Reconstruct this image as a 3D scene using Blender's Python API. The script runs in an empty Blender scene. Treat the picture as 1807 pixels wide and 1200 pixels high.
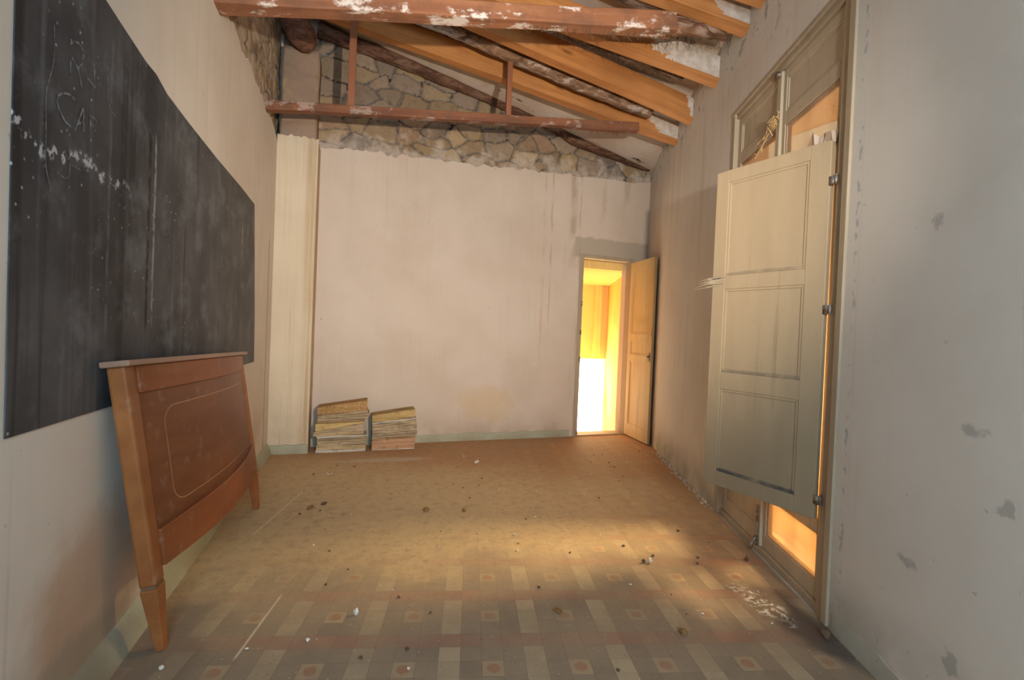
import bpy, bmesh, math, random
import numpy as np
from mathutils import Vector, Matrix, noise

random.seed(7)
C = bpy.context.scene.collection
SC = bpy.context.scene

# ------------------------------------------------------------------ camera
F_PX, CAM_H = 850.0, 1.3
YAW, PITCH, ROLL = math.radians(17.2), -0.014, 0.041
f_ = Vector((math.sin(YAW) * math.cos(PITCH), math.cos(YAW) * math.cos(PITCH), math.sin(PITCH)))
r_ = Vector((math.cos(YAW), -math.sin(YAW), 0))
u_ = r_.cross(f_)
cr, sr = math.cos(ROLL), math.sin(ROLL)
r2 = r_ * cr + u_ * sr
u2 = u_ * cr - r_ * sr
cam = bpy.data.objects.new('camera', bpy.data.cameras.new('camera'))
C.objects.link(cam)
cam.matrix_world = Matrix(((r2.x, u2.x, -f_.x, 0), (r2.y, u2.y, -f_.y, 0), (r2.z, u2.z, -f_.z, CAM_H), (0, 0, 0, 1)))
cam.data.sensor_width = 36
cam.data.lens = F_PX / 1807 * 36
cam.data.clip_start = 0.05
SC.camera = cam

# ------------------------------------------------------------------ world, lights, exposure
SC.view_settings.view_transform = 'Standard'
SC.view_settings.look = 'None'
SC.view_settings.gamma = 1
SC.view_settings.exposure = -0.13
SC.view_settings.use_curve_mapping = False
w = bpy.data.worlds.new('daylight')
SC.world = w
w.use_nodes = True
w.node_tree.nodes['Background'].inputs[0].default_value = (1.0, 0.96, 0.88, 1)
w.node_tree.nodes['Background'].inputs[1].default_value = 4.0


def aim(o, loc, target):
    o.location = loc
    o.rotation_euler = (Vector(target) - Vector(loc)).to_track_quat('-Z', 'Y').to_euler()


def light(name, kind, loc, target, energy, color, **kw):
    d = bpy.data.lights.new(name, kind)
    d.energy = energy
    d.color = color
    for k, v in kw.items():
        setattr(d, k, v)
    o = bpy.data.objects.new(name, d)
    C.objects.link(o)
    aim(o, loc, target)
    return o


# hand-held flash just right of the camera
light('camera_flash', 'SPOT', (0.76, -0.1, 1.75), (1.0, 5.5, 2.45), 860, (1.0, 0.90, 0.77),
      spot_size=math.radians(84), spot_blend=1.0, shadow_soft_size=0.03)
# added cool fill in front of the rear wall, brightening the near walls
light('rear_cool_fill', 'AREA', (0.0, -1.5, 1.9), (0.35, 3.0, 1.5), 122, (0.47, 0.74, 1.0),
      shape='RECTANGLE', size=1.3, size_y=1.5)
# hazy sun over the courtyard, coming in through the panes of the tall window
light('hazy_sun', 'SUN', (6, 3, 8), (6 - 1.28, 3 - .02, 8 - 1.0), 105, (1.0, 0.90, 0.74), angle=math.radians(22))
# added warm fill for the glow on the floor, low outside the same window
light('low_warm_fill', 'AREA', (3.45, 1.85, 1.0), (2.35, 2.35, 0.15), 210, (1.0, 0.66, 0.25),
      shape='RECTANGLE', size=1.3, size_y=0.8)
# stairwell beyond the far door
light('stairwell_light', 'AREA', (3.55, 7.7, 0.35), (3.1, 6.0, 1.6), 60, (1.0, 0.72, 0.30),
      shape='RECTANGLE', size=1.0, size_y=0.9)


# ------------------------------------------------------------------ helpers
def mesh_obj(name, verts, faces, mat=None, parent=None, smooth=False, bevel=0.0, colors=None):
    me = bpy.data.meshes.new(name)
    me.from_pydata([tuple(v) for v in verts], [], faces)
    me.update()
    if colors is not None:
        a = me.color_attributes.new('Col', 'FLOAT_COLOR', 'POINT')
        a.data.foreach_set('color', np.asarray(colors, dtype=np.float32).ravel())
    bm = bmesh.new()
    bm.from_mesh(me)
    bmesh.ops.recalc_face_normals(bm, faces=bm.faces)
    bm.to_mesh(me)
    bm.free()
    if smooth:
        for p in me.polygons:
            p.use_smooth = True
    if mat:
        me.materials.append(mat.m if isinstance(mat, Mat) else mat)
    o = bpy.data.objects.new(name, me)
    C.objects.link(o)
    if parent:
        o.parent = parent
    if bevel:
        m = o.modifiers.new('bevel', 'BEVEL')
        m.width = bevel
        m.segments = 2
        m.limit_method = 'ANGLE'
        m.angle_limit = math.radians(50)
    return o


class MB:
    """collects shapes into one mesh"""
    def __init__(self):
        self.v, self.f = [], []

    def add(self, v, f):
        b = len(self.v)
        self.v += [Vector(p) for p in v]
        self.f += [tuple(i + b for i in q) for q in f]

    def warp(self, fn, u0, u1, v0, v1, w0, w1, nu=1, nv=1):
        """closed box in (u,v,w) pushed through fn"""
        idx, vs = {}, []
        for k, ww in enumerate((w0, w1)):
            for i in range(nu + 1):
                for j in range(nv + 1):
                    idx[i, j, k] = len(vs)
                    vs.append(fn(u0 + (u1 - u0) * i / nu, v0 + (v1 - v0) * j / nv, ww))
        fs = []
        for i in range(nu):
            for j in range(nv):
                fs.append((idx[i, j, 0], idx[i, j + 1, 0], idx[i + 1, j + 1, 0], idx[i + 1, j, 0]))
                fs.append((idx[i, j, 1], idx[i + 1, j, 1], idx[i + 1, j + 1, 1], idx[i, j + 1, 1]))
        for i in range(nu):
            fs.append((idx[i, 0, 0], idx[i + 1, 0, 0], idx[i + 1, 0, 1], idx[i, 0, 1]))
            fs.append((idx[i, nv, 0], idx[i, nv, 1], idx[i + 1, nv, 1], idx[i + 1, nv, 0]))
        for j in range(nv):
            fs.append((idx[0, j, 0], idx[0, j, 1], idx[0, j + 1, 1], idx[0, j + 1, 0]))
            fs.append((idx[nu, j, 0], idx[nu, j + 1, 0], idx[nu, j + 1, 1], idx[nu, j, 1]))
        self.add(vs, fs)
        return self

    def box(self, x0, x1, y0, y1, z0, z1):
        return self.warp(lambda a, b, c: Vector((a, b, c)), x0, x1, y0, y1, z0, z1)

    def tube(self, pts, radii, n=10, rough=0.0, seed=0):
        pts = [Vector(p) for p in pts]
        vs, fs = [], []
        for i, p in enumerate(pts):
            t = (pts[min(i + 1, len(pts) - 1)] - pts[max(i - 1, 0)]).normalized()
            a = t.cross(Vector((0, 0, 1)))
            if a.length < 0.1:
                a = t.cross(Vector((0, 1, 0)))
            a.normalize()
            b = t.cross(a)
            r = radii[i] if isinstance(radii, (list, tuple)) else radii
            for k in range(n):
                an = 2 * math.pi * k / n
                d = a * math.cos(an) + b * math.sin(an)
                rr = r * (1 + rough * noise.noise(p * 6 + d * 1.3 + Vector((seed, 0, 0))) * 2)
                vs.append(p + d * rr)
        for i in range(len(pts) - 1):
            for k in range(n):
                a0, a1 = i * n + k, i * n + (k + 1) % n
                fs.append((a0, a1, a1 + n, a0 + n))
        fs.append(tuple(range(n)))
        fs.append(tuple(range((len(pts) - 1) * n, len(pts) * n)))
        self.add(vs, fs)
        return self

    def build(self, name, mat, parent=None, smooth=False, bevel=0.0):
        return mesh_obj(name, self.v, self.f, mat, parent, smooth, bevel)


def tag(o, label=None, cat=None, group=None, kind=None):
    if label: o['label'] = label
    if cat: o['category'] = cat
    if group: o['group'] = group
    if kind: o['kind'] = kind
    return o


def struct(o):
    o['kind'] = 'structure'
    return o


def empty(name, loc=(0, 0, 0), rz=0.0):
    o = bpy.data.objects.new(name, None)
    o.empty_display_size = 0.1
    C.objects.link(o)
    o.location = loc
    o.rotation_euler = (0, 0, rz)
    return o


def path_resample(pts, n):
    pts = [Vector(p) for p in pts]
    d = [0]
    for a, b in zip(pts, pts[1:]):
        d.append(d[-1] + (b - a).length)
    out = []
    for i in range(n):
        t = d[-1] * i / (n - 1)
        k = max(j for j in range(len(d)) if d[j] <= t + 1e-9)
        k = min(k, len(pts) - 2)
        s = (t - d[k]) / (d[k + 1] - d[k])
        p0, p1, p2, p3 = pts[max(k - 1, 0)], pts[k], pts[k + 1], pts[min(k + 2, len(pts) - 1)]
        out.append(0.5 * ((2 * p1) + (p2 - p0) * s + (2 * p0 - 5 * p1 + 4 * p2 - p3) * s * s + (3 * p1 - p0 - 3 * p2 + p3) * s ** 3))
    return out


# ------------------------------------------------------------------ material DSL
class Mat:
    def __init__(self, name, rough=0.85, spec=0.2):
        self.m = bpy.data.materials.new(name)
        self.m.use_nodes = True
        self.t = self.m.node_tree
        self.b = self.t.nodes['Principled BSDF']
        self.b.inputs['Roughness'].default_value = rough
        self.b.inputs['Specular IOR Level'].default_value = spec
        self.g = self.t.nodes.new('ShaderNodeNewGeometry')
        self.tc = self.t.nodes.new('ShaderNodeTexCoord')
        self.P = self.g.outputs['Position']
        self.O = self.tc.outputs['Object']

    def put(self, sock, v):
        if isinstance(v, bpy.types.NodeSocket):
            self.t.links.new(v, sock)
        elif isinstance(v, (tuple, list)) and len(v) == 3 and sock.type == 'RGBA':
            sock.default_value = (*v, 1)
        else:
            sock.default_value = v

    def math(self, op, a, b=0.0, c=0.0, clamp=False):
        n = self.t.nodes.new('ShaderNodeMath')
        n.operation = op
        n.use_clamp = clamp
        self.put(n.inputs[0], a)
        self.put(n.inputs[1], b)
        self.put(n.inputs[2], c)
        return n.outputs[0]

    def mul(self, a, b): return self.math('MULTIPLY', a, b)
    def add(self, a, b): return self.math('ADD', a, b)
    def sub(self, a, b): return self.math('SUBTRACT', a, b)

    def scale(self, vec, s, off=(0, 0, 0), rot=(0, 0, 0)):
        n = self.t.nodes.new('ShaderNodeMapping')
        self.put(n.inputs[0], vec)
        n.inputs['Location'].default_value = off
        n.inputs['Rotation'].default_value = rot
        n.inputs['Scale'].default_value = s
        return n.outputs[0]

    def noise(self, vec, scale=5.0, detail=4.0, rough=0.55, dist=0.0):
        n = self.t.nodes.new('ShaderNodeTexNoise')
        self.put(n.inputs['Vector'], vec)
        n.inputs['Scale'].default_value = scale
        n.inputs['Detail'].default_value = detail
        n.inputs['Roughness'].default_value = rough
        n.inputs['Distortion'].default_value = dist
        return n.outputs['Fac']

    def voro(self, vec, scale=5.0, feature='F1', out='Distance'):
        n = self.t.nodes.new('ShaderNodeTexVoronoi')
        n.feature = feature
        self.put(n.inputs['Vector'], vec)
        n.inputs['Scale'].default_value = scale
        return n.outputs[out]

    def ss(self, x, a, b):
        """smooth step of x from a to b"""
        n = self.t.nodes.new('ShaderNodeMapRange')
        n.interpolation_type = 'SMOOTHSTEP'
        self.put(n.inputs['Value'], x)
        if a > b:
            n.inputs['From Min'].default_value, n.inputs['From Max'].default_value = b, a
            n.inputs['To Min'].default_value, n.inputs['To Max'].default_value = 1, 0
        else:
            n.inputs['From Min'].default_value, n.inputs['From Max'].default_value = a, b
        return n.outputs[0]

    def mix(self, fac, a, b, mode='MIX'):
        n = self.t.nodes.new('ShaderNodeMix')
        n.data_type = 'RGBA'
        n.blend_type = mode
        self.put(n.inputs['Factor'], fac)
        self.put(n.inputs['A'] if False else n.inputs[6], a)
        self.put(n.inputs[7], b)
        return n.outputs[2]

    def sep(self, vec):
        n = self.t.nodes.new('ShaderNodeSeparateXYZ')
        self.put(n.inputs[0], vec)
        return n.outputs

    def attr(self, name):
        n = self.t.nodes.new('ShaderNodeAttribute')
        n.attribute_name = name
        return n.outputs['Color']

    def color(self, c):
        self.put(self.b.inputs['Base Color'], c)

    def bump(self, h, strength=0.3, dist=0.01):
        n = self.t.nodes.new('ShaderNodeBump')
        n.inputs['Strength'].default_value = strength
        n.inputs['Distance'].default_value = dist
        self.put(n.inputs['Height'], h)
        self.t.links.new(n.outputs[0], self.b.inputs['Normal'])


def plaster(name, base, warm=(0.50, 0.36, 0.22), streak=0.35, dark=0.25, zfoot=0.9, extra=None, yclean=None):
    M = Mat(name, 0.92, 0.12)
    big = M.noise(M.P, 0.9, 5, 0.6)
    c = M.mix(M.ss(big, 0.35, 0.7), base, tuple(x * y for x, y in zip(base, (0.88, 0.86, 0.83))))
    st = M.noise(M.scale(M.P, (9, 9, 0.28)), 1.0, 5, 0.65)
    st2 = M.noise(M.scale(M.P, (30, 30, 0.5)), 1.0, 3, 0.6)
    z = M.sep(M.P)[2]
    up = M.ss(z, 1.4, 3.4)
    m = M.mul(M.ss(st, 0.50, 0.72), M.add(M.mul(up, 0.75), 0.25))
    if yclean:                       # this stretch of the wall has been kept dry
        dry = M.add(M.mul(M.ss(M.sep(M.P)[1], *yclean), .85), .15)
        m = M.mul(m, dry)
    c = M.mix(M.mul(m, streak), c, warm)
    m2 = M.mul(M.ss(st2, 0.56, 0.74), M.ss(M.noise(M.P, 1.6, 2), 0.45, 0.62))
    if yclean:
        m2 = M.mul(m2, dry)
    c = M.mix(M.mul(m2, dark), c, (0.30, 0.24, 0.18))
    # damp and dirt near the floor
    foot = M.mul(M.ss(z, zfoot, 0.0), M.ss(M.noise(M.P, 2.2, 4), 0.35, 0.65))
    c = M.mix(M.mul(foot, 0.55), c, tuple(x * 0.62 for x in warm))
    sp = M.ss(M.noise(M.P, 26, 2), 0.72, 0.78)
    c = M.mix(M.mul(sp, 0.35), c, (0.16, 0.13, 0.10))
    if extra:
        c = extra(M, c)
    M.color(c)
    M.bump(M.add(M.noise(M.P, 14, 5), M.mul(M.noise(M.P, 90, 2), 0.15)), 0.16, 0.006)
    return M.m


def blob(M, p, center, rx, ry, rz, n=0.35, fq=5):
    """soft edged stain of its own shape round a point"""
    v = M.scale(p, (1 / rx, 1 / ry, 1 / rz), (-center[0] / rx, -center[1] / ry, -center[2] / rz))
    l = M.t.nodes.new('ShaderNodeVectorMath')
    l.operation = 'LENGTH'
    M.put(l.inputs[0], v)
    d = M.add(l.outputs['Value'], M.mul(M.sub(M.noise(p, fq, 4), 0.5), n * 3))
    return M.ss(d, 1.1, 0.5)


def ex_left(M, c):
    c = M.mix(M.mul(blob(M, M.P, (-.87, 2.05, 0.33), 1, 0.45, 0.36), 0.55), c, (0.42, 0.22, 0.11))
    c = M.mix(M.mul(blob(M, M.P, (-.87, 1.9, 0.12), 1, 0.6, 0.14), 0.5), c, (0.24, 0.22, 0.16))
    # thin wavering dark line painted in to darken the corner
    s = M.sep(M.P)
    wob = M.mul(M.sub(M.noise(M.scale(M.P, (0, 0, 5)), 1.0, 3), 0.5), 0.10)
    d = M.math('ABSOLUTE', M.sub(M.add(s[1], wob), 5.02))
    c = M.mix(M.mul(M.ss(d, 0.016, 0.004), M.ss(s[2], 2.2, 2.0)), c, (0.20, 0.15, 0.10))
    return c


def ex_back(M, c):
    s = M.sep(M.P)
    # run-off streaks above and left of the door, dirt under the stone
    for (x, z0, z1, wd, a, col) in ((2.22, 1.2, 3.4, 0.012, .5, (0.36, 0.24, 0.15)), (2.52, 2.0, 3.4, 0.05, .6, (0.33, 0.25, 0.17)),
                                (2.95, 2.6, 3.5, 0.04, .4, (0.33, 0.25, 0.17)), (3.3, 2.6, 3.5, 0.05, .5, (0.36, 0.28, 0.2)),
                                (2.12, 0.7, 3.2, 0.02, .35, (0.42, 0.26, 0.16)), (0.35, 2.9, 3.4, 0.05, .3, (0.5, 0.28, 0.18)), (2.62, 0, 2.3, .012, .4, (0.3, .22, .15))):
        wob = M.mul(M.sub(M.noise(M.scale(M.P, (0, 0, 3)), 1.0, 2), 0.5), 0.06)
        d = M.math('ABSOLUTE', M.sub(M.add(s[0], wob), x))
        k = M.mul(M.ss(d, wd * 1.6, wd * 0.3), M.mul(M.ss(s[2], z0, z0 + 0.5), M.ss(M.noise(M.scale(M.P, (8, 8, 4)), 1.0, 3), 0.30, 0.62)))
        c = M.mix(M.mul(k, a), c, col)
    # grey cement patch over the door head
    wv = M.mul(M.sub(M.noise(M.P, 9, 3), 0.5), 0.08)
    px = M.mul(M.ss(M.add(s[0], wv), 2.52, 2.58), M.ss(M.add(s[2], wv), 2.60, 2.56))
    pz = M.mul(px, M.ss(s[2], 2.30, 2.34))
    c = M.mix(M.mul(pz, 0.7), c, (0.34, 0.28, 0.21))
    c = M.mix(M.mul(blob(M, M.P, (1.45, 5.6, 0.45), 0.45, 1, 0.25), 0.35), c, (0.52, 0.34, 0.14))
    c = M.mix(M.mul(blob(M, M.P, (1.9, 5.6, 0.75), 0.3, 1, 0.4), 0.25), c, (0.40, 0.29, 0.2))
    return c


def ex_right(M, c):
    s = M.sep(M.P)
    # lime, and dark crevices painted in, under the rafter ends
    n = M.noise(M.P, 7, 5, 0.65)
    top = M.ss(M.add(s[2], M.mul(n, 0.5)), 3.45, 3.75)
    c = M.mix(M.mul(top, 0.65), c, (0.62, 0.58, 0.52))
    c = M.mix(M.mul(M.mul(top, M.ss(M.noise(M.P, 11, 4), 0.56, 0.66)), 0.7), c, (0.22, 0.19, 0.15))
    # smudges on the near stretch
    for (y, z, a, b) in ((1.02, 1.05, .05, .02), (1.18, 1.75, .03, .03), (0.9, .85, .03, .03), (1.25, .52, .05, .02), (1.05, .28, .04, .04), (.85, 1.45, .04, .03)):
        c = M.mix(M.mul(blob(M, M.P, (1.9, y, z), 2, a, b, 1.0, 26), 0.42), c, (0.15, 0.14, 0.13))
    # chipped grey line along the window frame
    st = M.sub(M.mul(s[1], 1.0), 1.60)
    k = M.mul(M.ss(M.math('ABSOLUTE', M.add(st, M.mul(M.sub(M.noise(M.P, 20, 3), .5), .035))), 0.016, 0.004), M.ss(M.noise(M.P, 24, 3), .50, .62))
    c = M.mix(M.mul(k, .6), c, (0.25, 0.27, 0.28))
    c = M.mix(M.mul(M.mul(M.ss(s[2], .38, .02), M.ss(M.noise(M.P, 3, 3), .35, .6)), .5), c, (0.20, 0.22, 0.18))
    return c


m_left = plaster('left_plaster', (0.65, 0.58, 0.485), streak=0.30, extra=ex_left)
m_back = plaster('back_plaster', (0.585, 0.475, 0.382), warm=(0.48, 0.32, 0.2), streak=0.16, dark=0.2, zfoot=0.5, extra=ex_back)
m_right = plaster('right_plaster', (0.64, 0.575, 0.50), warm=(0.46, 0.33, 0.22), streak=0.5, dark=0.3, zfoot=0.45, extra=ex_right, yclean=(1.3, 1.9))
def ex_pil(M, c):
    s = M.sep(M.P)
    st = M.noise(M.scale(M.P, (26, 26, .35)), 1.0, 5, .65)
    edge = M.ss(M.add(s[0], M.mul(M.sub(M.noise(M.P, 3, 3), .5), .08)), -.64, -.52)
    c = M.mix(M.mul(M.mul(edge, M.ss(st, .35, .6)), .75), c, (0.40, 0.26, 0.13))
    c = M.mix(M.mul(M.ss(st, .52, .68), .45), c, (0.46, 0.33, 0.2))
    return c


m_pil = plaster('pilaster_plaster', (0.62, 0.51, 0.37), streak=0.75, dark=0.5, extra=ex_pil)
m_ochre = plaster('stairwell_plaster', (0.85, 0.58, 0.20), warm=(0.55, 0.28, 0.08), streak=0.6, dark=0.2)
def ex_skirt(M, c):
    y = M.sep(M.P)[1]
    k = M.ss(M.add(y, M.mul(M.sub(M.noise(M.P, 4, 4), .5), .6)), 2.35, 2.0)
    return M.mix(M.mul(k, .75), c, (0.21, 0.165, 0.11))


m_skirt = plaster('green_skirting', (0.40, 0.395, 0.29), warm=(0.40, 0.31, 0.18), streak=0.5, dark=0.3, zfoot=0.15, extra=ex_skirt)


def render_mat():
    M = Mat('rough_brown_render', 0.95, 0.1)
    n = M.noise(M.scale(M.P, (1.5, 1.5, 4)), 2.0, 5)
    c = M.mix(M.ss(n, 0.35, 0.65), (0.34, 0.235, 0.165), (0.28, 0.20, 0.145))
    c = M.mix(M.mul(M.ss(M.noise(M.P, 3.5, 3), 0.5, 0.65), 0.7), c, (0.45, 0.31, 0.16))
    c = M.mix(M.ss(M.noise(M.P, 12, 4), 0.66, 0.78), c, (0.42, 0.35, 0.28))
    M.color(c)
    M.bump(M.noise(M.P, 25, 5), 0.7, 0.012)
    return M.m


m_render = render_mat()


def stone_mat():
    M = Mat('bare_stone', 0.95, 0.1)
    c = M.attr('Col')
    n = M.noise(M.P, 18, 5)
    c = M.mix(M.mul(M.ss(n, 0.45, 0.75), 0.45), c, M.mix(1.0, c, (0.5, 0.47, 0.44), 'MULTIPLY'))
    M.color(c)
    M.bump(M.noise(M.P, 50, 4), 0.5, 0.008)
    return M.m


m_stone = stone_mat()


def floor_mat():
    M = Mat('tiled_floor', 0.75, 0.3)
    a, b, L = (.977, -.213), (.213, .977), .345
    s = M.sep(M.P)
    warpn = 0.0
    u = M.math('DIVIDE', M.add(M.mul(s[0], a[0]), M.mul(s[1], a[1])), L)
    v = M.math('DIVIDE', M.add(M.mul(s[0], b[0]), M.mul(s[1], b[1])), L)
    du = M.math('ABSOLUTE', M.sub(M.math('FRACT', M.add(u, .600 + .5 + 20)), .5))
    dv = M.math('ABSOLUTE', M.sub(M.math('FRACT', M.add(v, -6.345 + .5 + 20)), .5))
    yel = M.math('GREATER_THAN', du, .375)
    red = M.math('GREATER_THAN', dv, .375)
    med = M.mul(M.math('LESS_THAN', du, .125), M.math('LESS_THAN', dv, .125))
    dot = M.ss(M.add(M.math('SQRT', M.add(M.mul(du, du), M.mul(dv, dv))), M.mul(M.sub(M.noise(M.P, 30, 2), .5), .06)), .085, .06)
    tile = M.scale(M.P, (1 / .08625,) * 3)
    tv = M.t.nodes.new('ShaderNodeTexWhiteNoise')
    tv.noise_dimensions = '3D'
    cb = M.t.nodes.new('ShaderNodeCombineXYZ')
    M.put(cb.inputs[0], M.math('FLOOR', M.add(M.mul(u, 4), 2.4 + .5 + 80)))
    M.put(cb.inputs[1], M.math('FLOOR', M.add(M.mul(v, 4), -25.38 + .5 + 80)))
    M.put(tv.inputs[0], cb.outputs[0])
    tvv = tv.outputs['Value']
    base = M.mix(tvv, (0.19, 0.142, 0.10), (0.24, 0.177, 0.122))
    c = M.mix(yel, base, M.mix(tvv, (0.36, 0.27, 0.165), (0.43, 0.325, 0.20)))
    c = M.mix(red, c, M.mix(tvv, (0.25, 0.12, 0.085), (0.31, 0.15, 0.10)))
    c = M.mix(med, c, (0.38, 0.27, 0.155))
    c = M.mix(M.mul(med, dot), c, (0.32, 0.125, 0.065))
    # wear: patches where the glaze has gone
    c = M.mix(M.mul(M.ss(M.noise(M.P, 4, 6, 0.7), 0.36, 0.62), 0.68), c, (0.29, 0.21, 0.135))
    # joints
    gu = M.math('ABSOLUTE', M.sub(M.math('FRACT', M.add(M.mul(u, 4), 2.4 + .5 + 80)), .5))
    gv = M.math('ABSOLUTE', M.sub(M.math('FRACT', M.add(M.mul(v, 4), -25.38 + .5 + 80)), .5))
    g = M.ss(M.math('MAXIMUM', gu, gv), .475, .495)
    c = M.mix(M.mul(g, 0.35), c, (0.10, 0.08, 0.06))
    # dust lying over the middle and far part of the room
    nz = M.noise(M.P, 1.1, 6, 0.62)
    nf = M.noise(M.P, 9, 5, 0.7)
    yy = M.add(s[1], M.mul(M.sub(nz, .5), 1.6))
    xx = M.add(s[0], M.mul(M.sub(nz, .5), 1.0))
    front = M.ss(yy, 2.25, 3.2)
    leftm = M.ss(xx, 1.9, 0.5)
    dust = M.mul(front, M.add(M.mul(leftm, .45), .48))
    dust = M.add(dust, M.add(.20, M.mul(M.ss(yy, 1.3, 2.3), .16)))
    dust = M.mul(dust, M.add(M.mul(M.ss(nf, .30, .62), .4), .66))
    dust = M.math('MINIMUM', dust, 0.95)
    far = M.ss(M.add(yy, M.mul(s[0], .35)), 4.2, 5.3)
    dc = M.mix(far, (0.52, 0.365, 0.19), (0.42, 0.228, 0.105))
    dc = M.mix(M.ss(yy, 2.8, 1.9), dc, (0.31, 0.215, 0.125))
    dc = M.mix(M.mul(M.ss(nf, .5, .75), .5), dc, (0.27, 0.20, 0.12))
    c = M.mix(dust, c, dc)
    # pale powder in front of the stacks, darker patches by the window and left wall
    c = M.mix(M.mul(blob(M, M.P, (0.25, 4.88, 0), .55, .09, 1, .2), .45), c, (0.55, 0.47, 0.36))
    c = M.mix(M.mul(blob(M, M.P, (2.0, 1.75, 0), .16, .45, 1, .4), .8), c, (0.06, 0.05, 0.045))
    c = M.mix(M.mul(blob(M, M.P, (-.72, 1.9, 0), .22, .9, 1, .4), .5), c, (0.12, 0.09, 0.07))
    c = M.mix(M.mul(M.mul(blob(M, M.P, (1.95, 1.9, 0), .08, .26, 1, .9), M.ss(M.noise(M.P, 28, 4, .7), .48, .62)), .75), c, (0.62, 0.60, 0.58))
    # straight pale lines running along the left side
    for (p, q, a_) in (((-.41, 4.03), (-.60, 3.265), .9), ((-.33, 2.50), (-.43, 2.06), .7)):
        dx, dy = q[0] - p[0], q[1] - p[1]
        ll = math.hypot(dx, dy)
        nx, ny = dy / ll, -dx / ll
        dd = M.math('ABSOLUTE', M.sub(M.add(M.mul(s[0], nx), M.mul(s[1], ny)), p[0] * nx + p[1] * ny))
        k = M.mul(M.ss(dd, .008, .003), M.mul(M.ss(s[1], min(p[1], q[1]) - .02, min(p[1], q[1]) + .02), M.ss(s[1], max(p[1], q[1]) + .02, max(p[1], q[1]) - .02)))
        c = M.mix(M.mul(k, a_), c, (0.62, 0.50, 0.32))
    # fine brown litter
    lt = M.mul(M.ss(M.noise(M.P, 55, 5, .75), .57, .66), M.mul(M.ss(M.noise(M.P, 2.4, 4, .7), .36, .6), M.add(M.mul(front, .7), .3)))
    c = M.mix(M.mul(lt, .55), c, (0.16, 0.105, 0.055))
    mot = M.noise(M.P, 15, 6, .75)
    c = M.mix(M.mul(M.ss(mot, .50, .68), M.mul(dust, .42)), c, (0.20, 0.14, 0.075))
    c = M.mix(M.mul(M.ss(mot, .46, .30), M.mul(dust, .28)), c, (0.60, 0.46, 0.28))
    # grit
    gr = M.ss(M.voro(M.P, 34), .17, .10)
    gm = M.mul(gr, M.ss(M.noise(M.P, 5, 3), .47, .6))
    c = M.mix(M.mul(gm, .55), c, (0.13, 0.09, 0.05))
    gr2 = M.ss(M.voro(M.scale(M.P, (1, 1, 1), (3, 7, 0)), 21), .075, .05)
    c = M.mix(M.mul(gr2, .6), c, (0.62, 0.52, 0.38))
    M.color(c)
    M.put(M.b.inputs['Roughness'], M.add(M.mul(dust, .35), .5))
    M.bump(M.add(M.mul(g, -.6), M.noise(M.P, 40, 4)), 0.35, 0.004)
    return M.m


m_floor = floor_mat()


def wood_mat(name, c1, c2, lime=0.0, knots=True, rough=0.7, paint_drips=0.0, spec=0.25, dirt=0.0, grain=14):
    """object space: x along the grain; x=0 end may carry lime"""
    M = Mat(name, rough, spec)
    g = M.noise(M.scale(M.O, (0.9, grain, grain)), 1.0, 4, 0.6, 0.6)
    c = M.mix(M.ss(g, 0.3, 0.7), c1, c2)
    c = M.mix(M.mul(M.ss(M.noise(M.O, 1.7, 3), .45, .7), .35), c, tuple(x * .68 for x in c1))
    if knots:
        k = M.ss(M.voro(M.scale(M.O, (1.6, 5, 5)), 1.0), .16, .05)
        c = M.mix(M.mul(k, .75), c, tuple(x * .30 for x in c1))
    if dirt:
        c = M.mix(M.mul(M.ss(M.noise(M.O, 7, 5, .65), .45, .68), dirt), c, (0.10, 0.06, 0.04))
    if paint_drips:
        k = M.ss(M.noise(M.scale(M.O, (3, 6, 5)), 1.3, 6, .7), .55, .63)
        c = M.mix(M.mul(k, paint_drips), c, (0.66, 0.56, 0.48))
    if lime:
        s = M.sep(M.O)
        e = M.add(s[0], M.mul(M.sub(M.noise(M.O, 9, 6, .75), .5), lime * 1.3))
        # reaches furthest along the top of the side faces
        e = M.sub(e, M.mul(s[2], lime * 2.2))
        k = M.ss(e, lime * .52, lime * .50)
        k = M.mul(k, M.ss(s[2], .02, .035))
        c = M.mix(M.mul(k, .92), c, M.mix(M.ss(M.noise(M.O, 12, 5), .4, .65), (0.66, 0.58, 0.50), (0.50, 0.43, 0.36)))
    M.color(c)
    M.bump(g, 0.25, 0.004)
    return M.m


def bark_mat(name, dark=(0.10, 0.06, 0.04), pale=(0.50, 0.40, 0.32), amt=0.5):
    M = Mat(name, 0.95, 0.1)
    n = M.noise(M.scale(M.P, (4, 14, 14)), 1.0, 6, .7, .8)
    n2 = M.noise(M.P, 5, 4)
    c = M.mix(M.ss(n, .35, .6), dark, tuple(x * 2.6 for x in dark))
    c = M.mix(M.mul(M.ss(M.add(M.mul(n, .6), M.mul(n2, .4)), .50, .58), amt), c, pale)
    M.color(c)
    M.bump(n, 1.0, 0.03)
    return M.m


def painted_wood(name, col, dirt=(0.20, 0.15, 0.09), amt=.4):
    M = Mat(name, 0.6, 0.3)
    n = M.noise(M.scale(M.P, (5, 5, 0.7)), 1.5, 5, .6)
    c = M.mix(M.mul(M.ss(n, .35, .7), .5), col, tuple(x * .78 for x in col))
    st = M.noise(M.scale(M.P, (22, 22, .8)), 1.0, 4, .6)
    c = M.mix(M.mul(M.ss(st, .55, .75), amt), c, dirt)
    sp = M.ss(M.noise(M.P, 9, 4, .7), .66, .72)
    c = M.mix(M.mul(sp, amt), c, dirt)
    M.color(c)
    M.bump(M.noise(M.P, 30, 3), .2, .003)
    return M.m


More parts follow.
